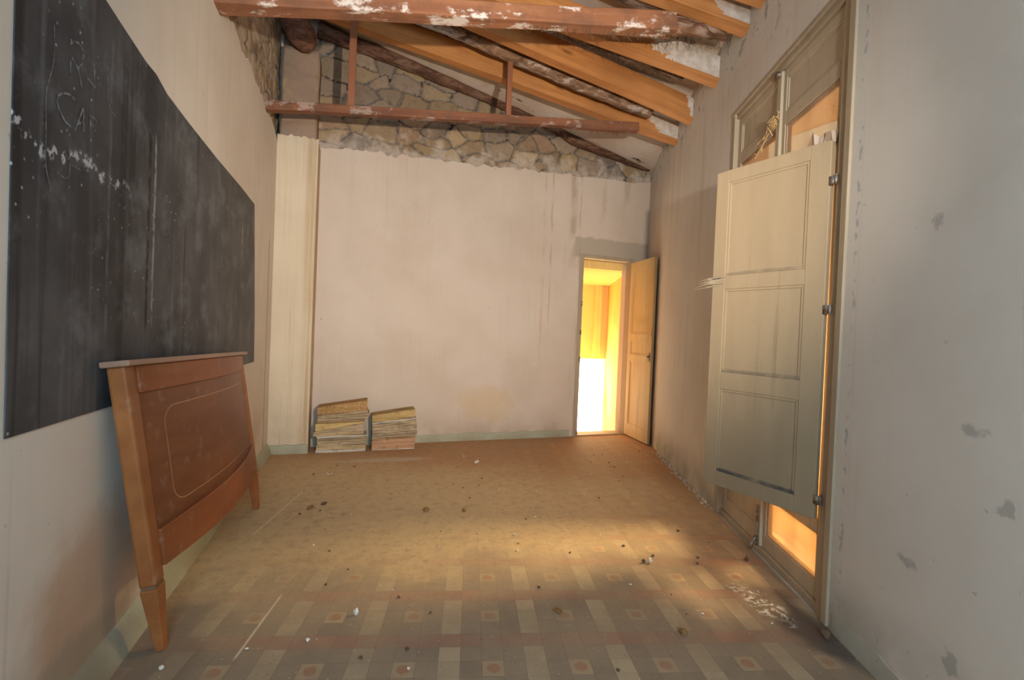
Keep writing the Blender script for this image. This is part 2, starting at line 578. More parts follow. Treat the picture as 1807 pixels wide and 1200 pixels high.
m_paint = painted_wood('olive_cream_paint', (0.47, 0.37, 0.25), dirt=(.22, .16, .10), amt=.35)
m_paint2 = painted_wood('frame_paint', (0.38, 0.29, 0.19), amt=.45)
m_doorp = painted_wood('door_paint', (0.62, 0.44, 0.20), amt=.35)
m_metal = Mat('rusty_iron', 0.5, 0.5)
m_metal.color(m_metal.mix(m_metal.ss(m_metal.noise(m_metal.P, 30, 3), .4, .6), (0.30, 0.27, 0.23), (0.16, 0.09, 0.05)))
m_metal.b.inputs['Metallic'].default_value = .6
m_metal = m_metal.m


def glass_mat():
    """old frosted, amber stained window glass: scatters most of the light, lets a part straight through"""
    M = Mat('dirty_amber_glass', 0.5, 0.4)
    n = M.noise(M.scale(M.P, (6, 6, 1.2)), 1.0, 4)
    M.color(M.mix(M.ss(n, .35, .7), (0.66, 0.50, 0.34), (0.52, 0.38, 0.25)))
    tr = M.t.nodes.new('ShaderNodeBsdfTranslucent')
    M.put(tr.inputs[0], M.mix(M.ss(n, .35, .7), (0.21, 0.14, 0.07), (0.14, 0.09, 0.045)))
    tp = M.t.nodes.new('ShaderNodeBsdfTransparent')
    tp.inputs[0].default_value = (0.95, 0.86, 0.68, 1)
    mx = M.t.nodes.new('ShaderNodeMixShader')
    mx.inputs[0].default_value = .30
    M.t.links.new(M.b.outputs[0], mx.inputs[1])
    M.t.links.new(tr.outputs[0], mx.inputs[2])
    m2 = M.t.nodes.new('ShaderNodeMixShader')
    m2.inputs[0].default_value = .30
    M.t.links.new(mx.outputs[0], m2.inputs[1])
    M.t.links.new(tp.outputs[0], m2.inputs[2])
    M.t.links.new(m2.outputs[0], M.t.nodes['Material Output'].inputs[0])
    return M.m


m_glass = glass_mat()

# ------------------------------------------------------------------ room frame of reference
XL = -0.87
BA, BB = Vector((-.87, 5.50, 0)), Vector((3.66, 5.752, 0))
bD = (BB - BA).normalized()
bN = Vector((bD.y, -bD.x, 0))                       # towards the room
bLen = (BB - BA).length


def BW(u, off, z):
    p = BA + bD * u + bN * off
    return Vector((p.x, p.y, z))


P0 = Vector((2.095, 1.66, 0))
rD = Vector((3.42 - 2.08, 5.12 - 1.62, 0)).normalized()
rN = Vector((rD.y, -rD.x, 0))                       # outwards


def RW(s, off, z):
    p = P0 + rD * s + rN * off
    return Vector((p.x, p.y, z))


S_FAR = 4.42
S_NEAR = -3.5
ROOF_S = 0.237
Z_WALL = 3.735


def roof_z(x, y):
    d = (P0 - Vector((x, y, 0))).dot(rN)
    k = min(max((y - 4.75) / .9, 0), 1)
    return Z_WALL + ROOF_S * d - .17 * k * k * (3 - 2 * k)


# ------------------------------------------------------------------ floor
fl = MB()
fl.add([(-1.0, -1.9, 0), (1.0, -1.9, 0), (4.2, 5.9, 0), (-1.0, 5.9, 0)], [(0, 1, 2, 3)])
fl.add([(-1.0, -1.9, -.08), (1.0, -1.9, -.08), (4.2, 5.9, -.08), (-1.0, 5.9, -.08)], [(3, 2, 1, 0)])
fl.add([(-1, 5.9, 0), (4.2, 5.9, 0), (4.2, 5.9, -.08), (-1, 5.9, -.08)], [(0, 1, 2, 3)])
struct(fl.build('floor', m_floor))

# ------------------------------------------------------------------ stone builder
STONES = [(0.30, 0.21, 0.125), (0.31, 0.215, 0.115), (0.28, 0.205, 0.14), (0.25, 0.185, 0.135), (0.36, 0.26, 0.16), (0.30, 0.20, 0.125), (0.22, 0.175, 0.14)]
MORTAR = (0.13, 0.125, 0.12)


def stone_sheet(name, fn, u0, u1, z0, z1, step, seed, parent, cell=(0.29, 0.18), mort=MORTAR, zfade=None, rub=0.0):
    rs = np.random.RandomState(seed)
    nu, nz = int((u1 - u0) / step) + 1, int((z1 - z0) / step) + 1
    U, Z = np.meshgrid(np.linspace(u0, u1, nu), np.linspace(z0, z1, nz), indexing='ij')
    # warp the domain a little
    wu, wz = np.zeros(U.shape), np.zeros(U.shape)
    for i in range(nu):
        for j in range(nz):
            q = noise.noise_vector(Vector((U[i, j] * 4.5, Z[i, j] * 4.5, seed + .5)))
            q2 = noise.noise_vector(Vector((U[i, j] * 16, Z[i, j] * 16, seed + 7.5)))
            wu[i, j] = .085 * q.x + .016 * q2.x
            wz[i, j] = .05 * q.y + .012 * q2.y
    X, Y = (U + wu) / cell[0], (Z + wz) / cell[1]
    n1, n2 = int((u1 - u0) / cell[0]) + 6, int((z1 - z0) / cell[1]) + 6
    i0, j0 = math.floor(u0 / cell[0]) - 2, math.floor(z0 / cell[1]) - 2
    sx = rs.rand(n1, n2) * .8 + .1
    sy = rs.rand(n1, n2) * .8 + .1
    cid = rs.randint(0, len(STONES), (n1, n2))
    cv = rs.rand(n1, n2) * .4 + .8
    hv = rs.rand(n1, n2)
    I, J = np.floor(X).astype(int) - i0, np.floor(Y).astype(int) - j0
    F1 = np.full(X.shape, 9.)
    F2 = np.full(X.shape, 9.)
    best = np.zeros(X.shape + (2,), int)
    for di in (-1, 0, 1):
        for dj in (-1, 0, 1):
            a, b = np.clip(I + di, 0, n1 - 1), np.clip(J + dj, 0, n2 - 1)
            d = np.sqrt((X - (a + i0 + sx[a, b])) ** 2 + (Y - (b + j0 + sy[a, b])) ** 2)
            new = d < F1
            F2 = np.where(new, F1, np.minimum(F2, d))
            best[new] = np.stack([a, b], -1)[new]
            F1 = np.where(new, d, F1)
    e = F2 - F1
    k = np.clip((e - .03) / .14, 0, 1)
    k = k * k * (3 - 2 * k)
    hid = hv[best[..., 0], best[..., 1]]
    H = k * (.022 + .02 * hid)
    col = np.array(STONES)[cid[best[..., 0], best[..., 1]]] * cv[best[..., 0], best[..., 1]][..., None]
    n = np.zeros(X.shape)
    for i in range(nu):
        for j in range(nz):
            n[i, j] = noise.fractal(Vector((U[i, j] * 7, Z[i, j] * 7, seed)), 0.8, 2.2, 4)
    H += n * .006
    mc = np.array(mort) * (1 + .5 * n[..., None])
    pm = np.clip((n + .1) * 3, 0, 1)[..., None] * .6
    mc = mc * (1 - pm) + np.array((0.36, 0.30, 0.25)) * pm
    kk = np.clip((e - .03) / .04, 0, 1)[..., None]
    col = mc * (1 - kk) + col * kk
    # deep black gaps here and there
    gap = ((e < .05) & (n > .22))[..., None]
    col = np.where(gap, np.array((.02, .02, .022)), col)
    if rub:
        q = np.clip((n + rub) * 2.5, 0, 1)[..., None]
        col = col * (1 - q) + np.array((0.40, 0.32, 0.23)) * (1 + .5 * n[..., None]) * q
        H = H * (1 - q[..., 0] * .7) + .012 * q[..., 0]
    if zfade is not None:
        fe = np.clip((zfade(U) + .20 - Z) / .20 + n * 1.6, 0, 1)[..., None]
        col = col * (1 - fe * .8) + np.array((0.47, 0.38, 0.30)) * fe * .8
        H = H * (1 - fe[..., 0] * .6) + .014 * fe[..., 0]
    vs = [fn(U[i, j], H[i, j], Z[i, j]) for i in range(nu) for j in range(nz)]
    fs = [(i * nz + j, (i + 1) * nz + j, (i + 1) * nz + j + 1, i * nz + j + 1) for i in range(nu - 1) for j in range(nz - 1)]
    cols = np.concatenate([np.clip(col, 0, 1), np.ones(col.shape[:2] + (1,))], -1).reshape(-1, 4)
    return mesh_obj(name, vs, fs, m_stone, parent, True, colors=cols)


def ragged(f, seed, amp=.05):
    def g(u):
        return f(u) + amp * noise.fractal(Vector((u * 5, seed, 0)), .7, 2.1, 5) + .012 * noise.noise(Vector((u * 45, seed, 0)))
    return g


def skin(mb, fn, cols, zlo, zhi, thick):
    """plaster skin with ragged top: cols = list of u, zlo/zhi functions of u"""
    for a, b in zip(cols, cols[1:]):
        mb.add([fn(a, 0, zlo(a)), fn(b, 0, zlo(b)), fn(b, 0, zhi(b)), fn(a, 0, zhi(a)),
                fn(a, -thick, zlo(a)), fn(b, -thick, zlo(b)), fn(b, -thick, zhi(b)), fn(a, -thick, zhi(a))],
               [(0, 1, 2, 3), (3, 2, 6, 7), (4, 7, 6, 5), (0, 4, 5, 1)])


def frange(a, b, st):
    n = max(1, round((b - a) / st))
    return [a + (b - a) * i / n for i in range(n + 1)]


# ------------------------------------------------------------------ back wall
wb = struct(empty('wall_back'))
DU0, DU1, DZ = 3.555, 4.285, 2.33     # door opening along the wall
ed = ragged(lambda u: 3.17 + .052 * u, 3.1, .045)
mb = MB()
zero = lambda u: 0.0
skin(mb, BW, frange(-.02, DU0, .02), zero, ed, .04)
skin(mb, BW, frange(DU0, DU1, .02), lambda u: DZ, ed, .04)
skin(mb, BW, frange(DU1, bLen + .03, .02), zero, ed, .04)
mb.build('plaster_skin', m_back, wb)
core = MB()
fnb = lambda u, z, o: BW(u, o, z)
core.warp(fnb, -.3, DU0, -.05, 6.2, -.075, -.22)
core.warp(fnb, DU1, bLen + .5, -.05, 6.2, -.075, -.22)
core.warp(fnb, DU0, DU1, DZ, 6.2, -.075, -.22)
core.warp(fnb, DU0, DU0 + .001, 0, DZ, 0, -.22)
core.build('wall_core', m_back, wb)
stone_sheet('exposed_stone', lambda u, h, z: BW(u, -.07 + h, z), -.02, bLen + .05, 3.08, 5.0, .0125, 11, wb, zfade=np.vectorize(ed))

# pilaster in the left corner
pil = MB()
pe = ragged(lambda u: 3.16, 9.3, .035)
pf = lambda u, o, z: Vector((XL + u, 5.245 - o * 1.0 + .02 * u, z))
skin(pil, pf, frange(0, .375, .0125), zero, pe, .03)
for z0, z1 in ((0, 3.14),):
    pil.warp(lambda a, b, c: Vector((a, b, c)), -.52, -.495, 5.255, 5.56, z0, z1)
pil.build('pilaster_plaster', m_pil, wb)
pc = MB()
pc.warp(lambda u, z, o: Vector((XL + u + (.012 * noise.noise(Vector((u * 4, z * 3, 1)))), 5.29 - o + .02 * noise.noise(Vector((u * 5, z * 5, 4))), z)),
        .02, .345, 0, 4.06, 0, -.3, 12, 80)
pc.build('pilaster_core', m_render, wb, True)

# ------------------------------------------------------------------ left wall
wl = struct(empty('wall_left'))
LWf = lambda u, o, z: Vector((XL + o, u, z))
el = ragged(lambda u: 3.2 if u < 4.75 else 3.2 - (u - 4.75) * .25, 5.7, .05)
mb = MB()
skin(mb, LWf, frange(-1.7, 2.6, .1), zero, lambda u: 5.4, .04)
skin(mb, LWf, frange(2.6, 5.6, .02), zero, el, .04)
mb.build('plaster_skin', m_left, wl)
MB().box(XL - .3, XL - .075, -1.8, 5.9, -.05, 5.9).build('wall_core', m_left, wl)
stone_sheet('exposed_stone', lambda u, h, z: Vector((XL - .065 + h, u, z)), 2.55, 5.55, 3.05, 4.95, .016, 23, wl,
            cell=(.24, .17), mort=(.24, .20, .16), zfade=np.vectorize(el), rub=.34)

# ------------------------------------------------------------------ right wall with the tall window opening
wr = MB()
fr = lambda s, z, o: RW(s, o, z)
WS0, WS1, WZ = 0.0, 1.49, 3.03
wr.warp(fr, S_NEAR, WS0, -.05, 4.6, 0, .28, 1, 1)
wr.warp(fr, WS1, S_FAR, -.05, 4.6, 0, .28, 1, 1)
wr.warp(fr, WS0, WS1, WZ, 4.6, 0, .28, 1, 1)
wr.warp(fr, WS0, WS1, -.05, 0.004, 0.004, .28, 1, 1)
struct(wr.build('wall_right', m_right))

# added ochre wall and ground outside the window, screening off the bright sky
cw = MB()
cw.warp(fr, -1.5, 4.4, -.6, 2.5, 2.6, 2.8, 1, 1)
cw.warp(fr, -1.5, 4.4, -.6, -.5, .28, 2.6, 1, 1)
struct(cw.build('wall_sky_screen', m_ochre))

# rear wall (behind the camera) with an added window opening
rw = MB()
rw.box(-1.0, -.62, -1.8, -1.6, 0, 5.5)
rw.box(.62, 1.3, -1.8, -1.6, 0, 5.5)
rw.box(-.62, .62, -1.8, -1.6, 0, 1.1)
rw.box(-.62, .62, -1.8, -1.6, 2.7, 5.5)
struct(rw.build('wall_rear', m_left))


# ------------------------------------------------------------------ ceiling
def ceil_mat():
    M = Mat('limewashed_ceiling', .95, .1)
    n = M.noise(M.P, 1.8, 5)
    c = M.mix(M.ss(n, .35, .65), (0.62, 0.54, 0.46), (0.52, 0.42, 0.34))
    c = M.mix(M.mul(M.ss(M.noise(M.scale(M.P, (2, 8, 8)), 1, 5), .55, .66), .5), c, (0.46, 0.30, 0.18))
    k = M.ss(M.noise(M.scale(M.P, (1.2, 3.5, 1)), 1.6, 5, .7), .64, .67)
    c = M.mix(k, c, (0.05, 0.04, 0.035))
    M.color(c)
    M.bump(M.noise(M.P, 20, 5), .5, .01)
    return M.m


m_ceil = ceil_mat()
ce = MB()


def ceilf(a, b, c):
    return Vector((a, b, roof_z(a, b) + c + .012 * noise.noise(Vector((a * 2, b * 2, 0)))))


ce.warp(ceilf, -1.2, 4.2, -1.9, 6.0, 0, .12, 40, 60)
struct(ce.build('ceiling', m_ceil, None, True))

# ------------------------------------------------------------------ skirting
sk = MB()
hb = ragged(lambda u: .085, 2.2, .012)
skin(sk, lambda u, o, z: BW(u, o + .014, z), frange(.40, DU0 - .1, .05), zero, hb, .02)
struct(sk.build('baseboard_back', m_skirt))
sk = MB()
for a, b in zip(frange(-1.6, 5.24, .1), frange(-1.6, 5.24, .1)[1:]):
    sk.add([(XL + .045, a, 0), (XL + .045, b, 0), (XL + .028, b, .07), (XL + .028, a, .07), (XL, b, .115), (XL, a, .115), (XL, a, 0), (XL, b, 0)],
           [(0, 1, 2, 3), (3, 2, 4, 5)])
struct(sk.build('baseboard_left', m_skirt, None, True))
sk = MB()
skin(sk, lambda u, o, z: RW(u, -o - .003, z), frange(-3.3, -.03, .05), zero, ragged(lambda u: .085, 6.2, .02), .02)
struct(sk.build('baseboard_right', plaster('right_skirting', (0.44, 0.44, 0.38), streak=.4, dark=.4, zfoot=.2)))
sk = MB()
skin(sk, lambda u, o, z: Vector((XL + u, 5.228 - o, z)), frange(.0, .37, .03), zero, ragged(lambda u: .09, 8.2, .015), .02)
struct(sk.build('baseboard_pilaster', m_skirt))


# ------------------------------------------------------------------ joinery
def panelled(fn, W, z0, z1, sl, sr_, rails, thick, name_frame, name_panel, mat, parent, pmats=None, pname=None):
    """frame of stiles and rails with sunk, moulded panels. rails: list of (zbottom, ztop)"""
    f = MB()
    f.warp(fn, 0, sl, z0, z1, 0, thick)
    f.warp(fn, W - sr_, W, z0, z1, 0, thick)
    for a, b in rails:
        f.warp(fn, sl, W - sr_, a, b, 0, thick)
    fo = f.build(name_frame, mat, parent, bevel=.003)
    out = []
    for i, ((a, b), (c, d)) in enumerate(zip(rails, rails[1:])):
        p = MB()
        t0, t1 = thick * .30, thick * .70
        p.warp(fn, sl - .002, W - sr_ + .002, b - .002, c + .002, t0, t1)
        # ovolo moulding round the sinking, both faces
        m = .014
        for (w0, w1) in ((thick * .12, t0), (t1, thick * .88)):
            p.warp(fn, sl, sl + m, b, c, w0, w1)
            p.warp(fn, W - sr_ - m, W - sr_, b, c, w0, w1)
            p.warp(fn, sl + m, W - sr_ - m, b, b + m, w0, w1)
            p.warp(fn, sl + m, W - sr_ - m, c - m, c, w0, w1)
        mt = pmats[i] if pmats and pmats[i] else mat
        nm = pname[i] if pname else name_panel
        out.append(p.build(nm, mt, parent, bevel=.002))
    return fo, out


def shutter_mat(panel=False):
    M = Mat('grimy_shutter_paint', 0.6, 0.3)
    col, dirt = (0.36, 0.255, 0.15), (.13, .095, .06)
    n = M.noise(M.scale(M.P, (5, 5, 0.7)), 1.5, 5, .6)
    c = M.mix(M.mul(M.ss(n, .35, .7), .5), col, tuple(x * .8 for x in col))
    st = M.noise(M.scale(M.P, (22, 22, .8)), 1.0, 4, .6)
    c = M.mix(M.mul(M.ss(st, .58, .78), .4), c, dirt)
    z = M.sep(M.P)[2]
    low = M.ss(M.add(z, M.mul(M.sub(M.noise(M.P, 6, 4), .5), .5)), 1.25, .5)
    c = M.mix(M.mul(low, .4), c, (0.17, 0.125, 0.075))
    wob = M.mul(M.sub(M.noise(M.P, 12, 3), .5), .02)
    if panel:
        for z0, a in ((.540, .9), (1.12, .45), (1.68, .35)):
            d = M.math('ABSOLUTE', M.sub(M.add(z, wob), z0 + .010))
            c = M.mix(M.mul(M.mul(M.ss(d, .020, .004), M.ss(M.noise(M.P, 8, 4, .7), .30, .55)), a), c, (0.05, 0.05, 0.05))
    cr = M.ss(M.noise(M.scale(M.P, (1, 1, 1), (4, 2, 0)), 9, 5, .7), .68, .74)
    c = M.mix(M.mul(cr, .5), c, (0.12, 0.10, 0.07))
    M.color(c)
    M.bump(M.noise(M.P, 30, 3), .2, .003)
    return M.m


m_shut, m_shutp = shutter_mat(), shutter_mat(True)
# ---- tall window in the right wall
win = struct(empty('window_1'))
fw = MB()
fw.warp(fr, .0, .115, 0.005, WZ - .002, .005, .09)                  # near jamb
fw.warp(fr, .0, .045, 0.005, WZ - .002, -.012, .004)                # near architrave bead
fw.warp(fr, 1.425, 1.489, 0.005, WZ - .002, -.004, .09)              # far jamb
fw.warp(fr, .115, 1.425, 2.965, WZ - .002, .010, .09)               # head
fw.warp(fr, .0, 1.488, WZ - .03, WZ - .002, -.008, .01)
fw.warp(fr, .115, 1.425, 0.005, .045, .015, .09)                    # sill
fw.build('window_frame', m_paint2, win, bevel=.004)


def casement(s0, s1, glass_low, knobside):
    c = empty('casement', (0, 0, 0))
    c.parent = win
    fn = lambda a, z, o: RW(s0 + a, .030 + o, z)
    W = s1 - s0
    rails = [(.047, .135), (.375, .43), (2.62, 2.70), (2.905, 2.962)]
    pm = [m_glass if glass_low else m_paint, m_glass, m_paint]
    panelled(fn, W, .047, 2.962, .055, .055, rails, .04, 'casement_frame', 'casement_panel', m_paint, c, pm,
             ['lower_pane' if glass_low else 'lower_panel', 'glass_pane', 'upper_panel'])
    return c


c1 = casement(.118, .765, True, 0)
c2 = casement(.775, 1.422, False, 1)
mb = MB()
mb.warp(fr, .745, .795, .05, 2.96, .012, .032)                      # cover strip where the leaves meet
mb.build('meeting_strip', m_paint, win, bevel=.005)
mb = MB()
mb.tube([RW(.77, .004, .30), RW(.77, .004, .05)], .007, 8)
mb.tube([RW(.77, -.004, .10), RW(.77, -.022, .06), RW(.77, -.03, .02)], .010, 8)
mb.build('floor_bolt', m_metal, win)
mb = MB()
mb.tube([RW(.77, .010, 2.945), RW(.77, -.012, 2.945)], .022, 10)
mb.build('top_catch', m_metal, win)
# matted straw tied round the meeting strip
random.seed(3)
mb = MB()
for i in range(30):
    s = .77 + random.gauss(0, .02) + (random.random() < .45) * random.random() * .26
    z = 2.66 - max(0, (s - .80)) * .45 + random.gauss(0, .012)
    a = Vector((s, random.uniform(-.02, .012), z))
    pts = [RW(a.x + random.gauss(0, .011) * k, a.y + random.gauss(0, .004) * k, a.z + random.gauss(0, .007) * k) for k in range(4)]
    mb.tube(pts, .0028, 4)
mb.tube([RW(.735, .0, 2.665), RW(.80, -.004, 2.655), RW(.92, .004, 2.60), RW(1.05, .004, 2.54)], .0035, 6, .5, 2)
mb.tube([RW(.77, -.012, 2.63), RW(.775, -.016, 2.66), RW(.77, -.012, 2.69)], .008, 7, .6, 4)
straw = Mat('straw', .9)
straw.color((0.55, 0.36, 0.16))
tag(mb.build('straw_tuft', straw.m), 'tangled tuft of dry straw caught across the tall window between its two top panels', 'straw')
# torn paper lying in the gap above the shutter
pp = Mat('torn_paper', .8)
pp.color((0.70, 0.55, 0.42))
mb = MB()
prof = [(.16, -.01), (.20, .0), (.25, .012), (.29, .02), (.32, .018), (.35, .045), (.375, .06), (.40, .035), (.45, .005), (.52, -.03), (.58, -.06)]
for (a, h), (b, g) in zip(prof, prof[1:]):
    f2 = lambda s, z, o: RW(s, .020 + o + .010 * math.sin(s * 40 + z * 30), z)
    mb.add([f2(a, 2.26, 0), f2(b, 2.26, 0), f2(b, 2.37 + g, 0), f2(a, 2.37 + h, 0), f2(a, 2.26, .004), f2(b, 2.26, .004), f2(b, 2.37 + g, .004), f2(a, 2.37 + h, .004)],
           [(0, 1, 2, 3), (7, 6, 5, 4), (3, 2, 6, 7), (0, 4, 5, 1)])
tag(mb.build('torn_paper', pp.m), 'torn pale paper stuck on the window pane just above the open shutter', 'paper')

# ---- interior shutter standing ajar
HX, HY = 2.128, 1.758
yaw = YAW + math.radians(-30)
sd = Vector((math.sin(yaw), math.cos(yaw), 0))
sn = Vector((sd.y, -sd.x, 0))
sh = empty('interior_shutter', (HX, HY, .455))
tag(sh, 'cream painted three panel wooden shutter standing ajar in front of the tall window', 'shutter')


def SF(a, z, o):                # a from hinge to free edge, o towards the window; local to the empty
    p = sd * (a + .026) + sn * o
    return Vector((p.x, p.y, z + .008 * math.sin(a * 4)))


panelled(SF, .636, 0.0, 1.838, .100, .083,
         [(0, .085), (.565, .665), (1.145, 1.225), (1.765, 1.838)], .034, 'shutter_frame', 'shutter_panel', m_shut, sh, [m_shutp] * 3)
for z in (.10, 1.02, 1.64):
    h = MB()
    h.tube([Vector((-.002, -.002, z - .022)), Vector((-.002, -.002, z + .022))], .008, 10)
    h.tube([Vector((-.002, -.002, z + .022)), Vector((-.002, -.002, z + .03))], .005, 8)
    h.warp(lambda a, zz, o: SF(a, zz, o), -.024, .004, z - .022, z + .022, -.003, .0)
    h.build('hinge', m_metal, sh, True)
# splintered lock hole at the free edge
sp = MB()
for k in range(9):
    a0 = .585 + .03 * random.random()
    zz = 1.205 + random.gauss(0, .016)
    pts = [SF(a0 - .06 * random.random(), zz, -.004), SF(a0 + .05, zz + random.gauss(0, .008), -.008 - .01 * random.random()), SF(a0 + .09 + .06 * random.random(), zz - .01 + random.gauss(0, .012), -.006)]
    sp.tube(pts, [.004, .004, .001], 5)
sp.build('splintered_wood', m_paint2, sh)
lk = MB()
lk.warp(SF, .580, .636, 1.195, 1.222, -.004, .001)
lk.build('lock_hole', m_metal, sh)

# ---- far door
door = struct(empty('door_1'))
fd = lambda u, z, o: BW(u, o, z)
df = MB()
df.warp(fd, DU0 - .045, DU0 + .012, 0, DZ + .03, .012, -.10)
df.warp(fd, DU1 - .012, DU1 + .045, 0, DZ + .03, .012, -.10)
df.warp(fd, DU0 + .012, DU1 - .012, DZ - .015, DZ + .03, .012, -.10)
df.build('door_frame', m_paint2, door, bevel=.004)
for z in (.05, 1.0, 1.35, 1.72):
    k = MB()
    k.tube([BW(DU0 + .0, .018, z - .03), BW(DU0 + .0, .018, z + .03)], .010, 8)
    k.build('hinge_pin', m_metal, door, True)
hp = BW(DU1 - .012, .012, 0)
fe_ = Vector((3.345, 5.085, 0))
dd = (fe_ - hp)
dW = dd.length
dd.normalize()
dn = Vector((dd.y, -dd.x, 0))           # towards -x side (visible face)
if dn.x > 0: dn = -dn
DF = lambda a, z, o: Vector((hp.x, hp.y, 0)) + dd * (a + .004) + dn * (-o) + Vector((0, 0, z))
leaf = empty('door_leaf')
leaf.parent = door
panelled(DF, dW, .012, 2.30, .085, .095, [(.012, .17), (1.0, 1.09), (1.27, 1.36), (2.20, 2.30)], .034, 'leaf_frame', 'leaf_panel', m_doorp, leaf)
k = MB()
k.warp(DF, dW - .065, dW - .03, 1.02, 1.13, -.008, 0)
k.tube([DF(dW - .047, 1.08, -.005), DF(dW - .047, 1.08, -.03)], .012, 10)
k.build('door_lock', m_metal, leaf)
k = MB()
k.warp(DF, dW - .06, dW + .004, 1.33, 1.40, -.012, 0)
k.build('bolt', m_doorp, leaf, bevel=.003)
# threshold
th = MB()
th.warp(fd, DU0 + .012, DU1 - .012, 0.001, .012, .005, -.20)
struct(th.build('trim_1', m_paint2))

# ---- stairwell seen through the door
sw = struct(empty('wall_stairwell'))
b = MB()
sa = Vector((3.485, 5.93, 0))
f3 = lambda t, z, o: Vector((sa.x + rD.x * t + rN.x * o, sa.y + rD.y * t + rN.y * o, z))
b.warp(f3, 0, 2.15, -1.6, 2.5, 0, .15)                          # right side
b.build('side_wall', m_ochre, sw)
b = MB()
b.box(2.0, 4.3, 7.85, 8.0, .90, 2.5)                            # far wall above the low opening
b.box(2.0, 2.35, 7.85, 8.0, -1.6, .92)
b.build('end_wall', m_ochre, sw)
b = MB()
b.box(2.15, 2.3, 5.94, 8.0, -1.6, 2.5)
b.build('left_side_wall', m_ochre, sw)
b = MB()
b.warp(lambda a, z, o: Vector((a, z, o)), 2.0, 4.4, 5.93, 8.1, 2.22, 2.4)
struct(b.build('ceiling_stairwell', m_ochre))
b = MB()
b.box(3.93, 4.05, 7.76, 7.86, .9, 2.25)
b.build('corner_pier', m_ochre, sw)

# ------------------------------------------------------------------ roof timbers
RAF = [((3.231, 4.628, 3.445), 8.9, .5), ((3.045, 4.140, 3.446), 3.6, .16), ((2.792, 3.480, 3.458), 10.5, .85),
       ((2.581, 2.927, 3.526), 11.75, .45), ((2.482, 2.671, 3.556), 13.5, .3)]
OC1, OC2 = (0.40, 0.155, 0.045), (0.56, 0.24, 0.075)
where = ['new orange pine rafter nearest the stone gable', 'new orange pine rafter second from the stone gable, clean to its end',
         'new orange pine rafter third from the stone gable, its end smeared with lime',
         'new orange pine rafter crossing behind the near tie beam, lime on its end',
         'short visible end of an orange pine rafter at the top edge above the window']
for i, (p, deg, lm) in enumerate(RAF):
    t = math.radians(deg)
    hd = Vector((-math.cos(t), math.sin(t), 0))
    L = (p[0] - (XL - .04)) / math.cos(t)
    if i == 0: L -= .12
    ax = Vector((hd.x, hd.y, ROOF_S)).normalized()
    side = Vector((-hd.y, hd.x, 0))
    if side.y < 0: side = -side            # to the far side
    upv = ax.cross(side)
    if upv.z < 0: upv = -upv
    o = MB()
    hgt = .205
    sd_ = i * 3.1

    def RF(a, z, y):
        w = .004 * noise.noise(Vector((a * 1.5, sd_, z)))
        return Vector((a, y - .0 + w, z + .006 * noise.noise(Vector((a * .8, sd_, 9)))))
    o.warp(RF, -.03, L * math.sqrt(1 + ROOF_S ** 2), 0, hgt, -.115, 0, 24, 1)
    ob = o.build('rafter', wood_mat('rafter_pine', OC1, OC2, lime=lm, rough=.6), None, bevel=.006)
    ob.matrix_world = Matrix(((ax.x, side.x, upv.x, p[0]), (ax.y, side.y, upv.y, p[1]), (ax.z, side.z, upv.z, p[2]), (0, 0, 0, 1)))
    tag(ob, where[i], 'rafter', 'new pine rafters of the roof')

m_tie = wood_mat('old_red_pine', (0.15, 0.055, 0.028), (0.24, 0.095, 0.045), paint_drips=.3, rough=.75, dirt=.5)
m_tie2 = wood_mat('old_red_pine_limed', (0.23, 0.088, 0.042), (0.33, 0.135, 0.062), paint_drips=.95, rough=.7, dirt=.4)
m_post = wood_mat('brown_post', (0.22, 0.085, 0.04), (0.28, 0.11, 0.055), knots=False, rough=.7)


def beam(name, a, b, w0, w1, h0, h1, mat, wob=.01, seed=0, parent=None):
    a, b = Vector(a), Vector(b)
    ax = (b - a)
    L = ax.length
    ax.normalize()
    side = Vector((-ax.y, ax.x, 0)).normalized()
    if side.y < 0: side = -side
    up = ax.cross(side)
    if up.z < 0: up = -up
    o = MB()

    def fn(t, z, y):
        k = t / L
        w = w0 + (w1 - w0) * k
        h = h0 + (h1 - h0) * k
        return Vector((t, y * w + wob * noise.noise(Vector((t * 2, seed, y))), z * h + wob * noise.noise(Vector((t * 1.7, seed + 5, z)))))
    o.warp(fn, 0, L, -.5, .5, -.5, .5, 30, 2)
    ob = o.build(name, mat, parent, bevel=.008)
    M_ = Matrix(((ax.x, side.x, up.x, a.x), (ax.y, side.y, up.y, a.y), (ax.z, side.z, up.z, a.z), (0, 0, 0, 1)))
    if parent is None: ob.matrix_world = M_
    else: ob.matrix_local = parent.matrix_world.inverted() @ M_
    return ob


def post(x, y, z0, z1, w, parent):
    o = MB()
    o.warp(lambda a, b, c: Vector((a, b, c)), 0, z1 - z0, -w / 2, w / 2, -w * .4, w * .4)
    ob = o.build('hanging_post', m_post, parent, bevel=.003)
    M_ = Matrix(((0, 1, 0, x), (0, 0, 1, y), (1, 0, 0, z0), (0, 0, 0, 1)))
    ob.matrix_parent_inverse = parent.matrix_world.inverted()
    ob.matrix_basis = M_
    return ob


random.seed(12)


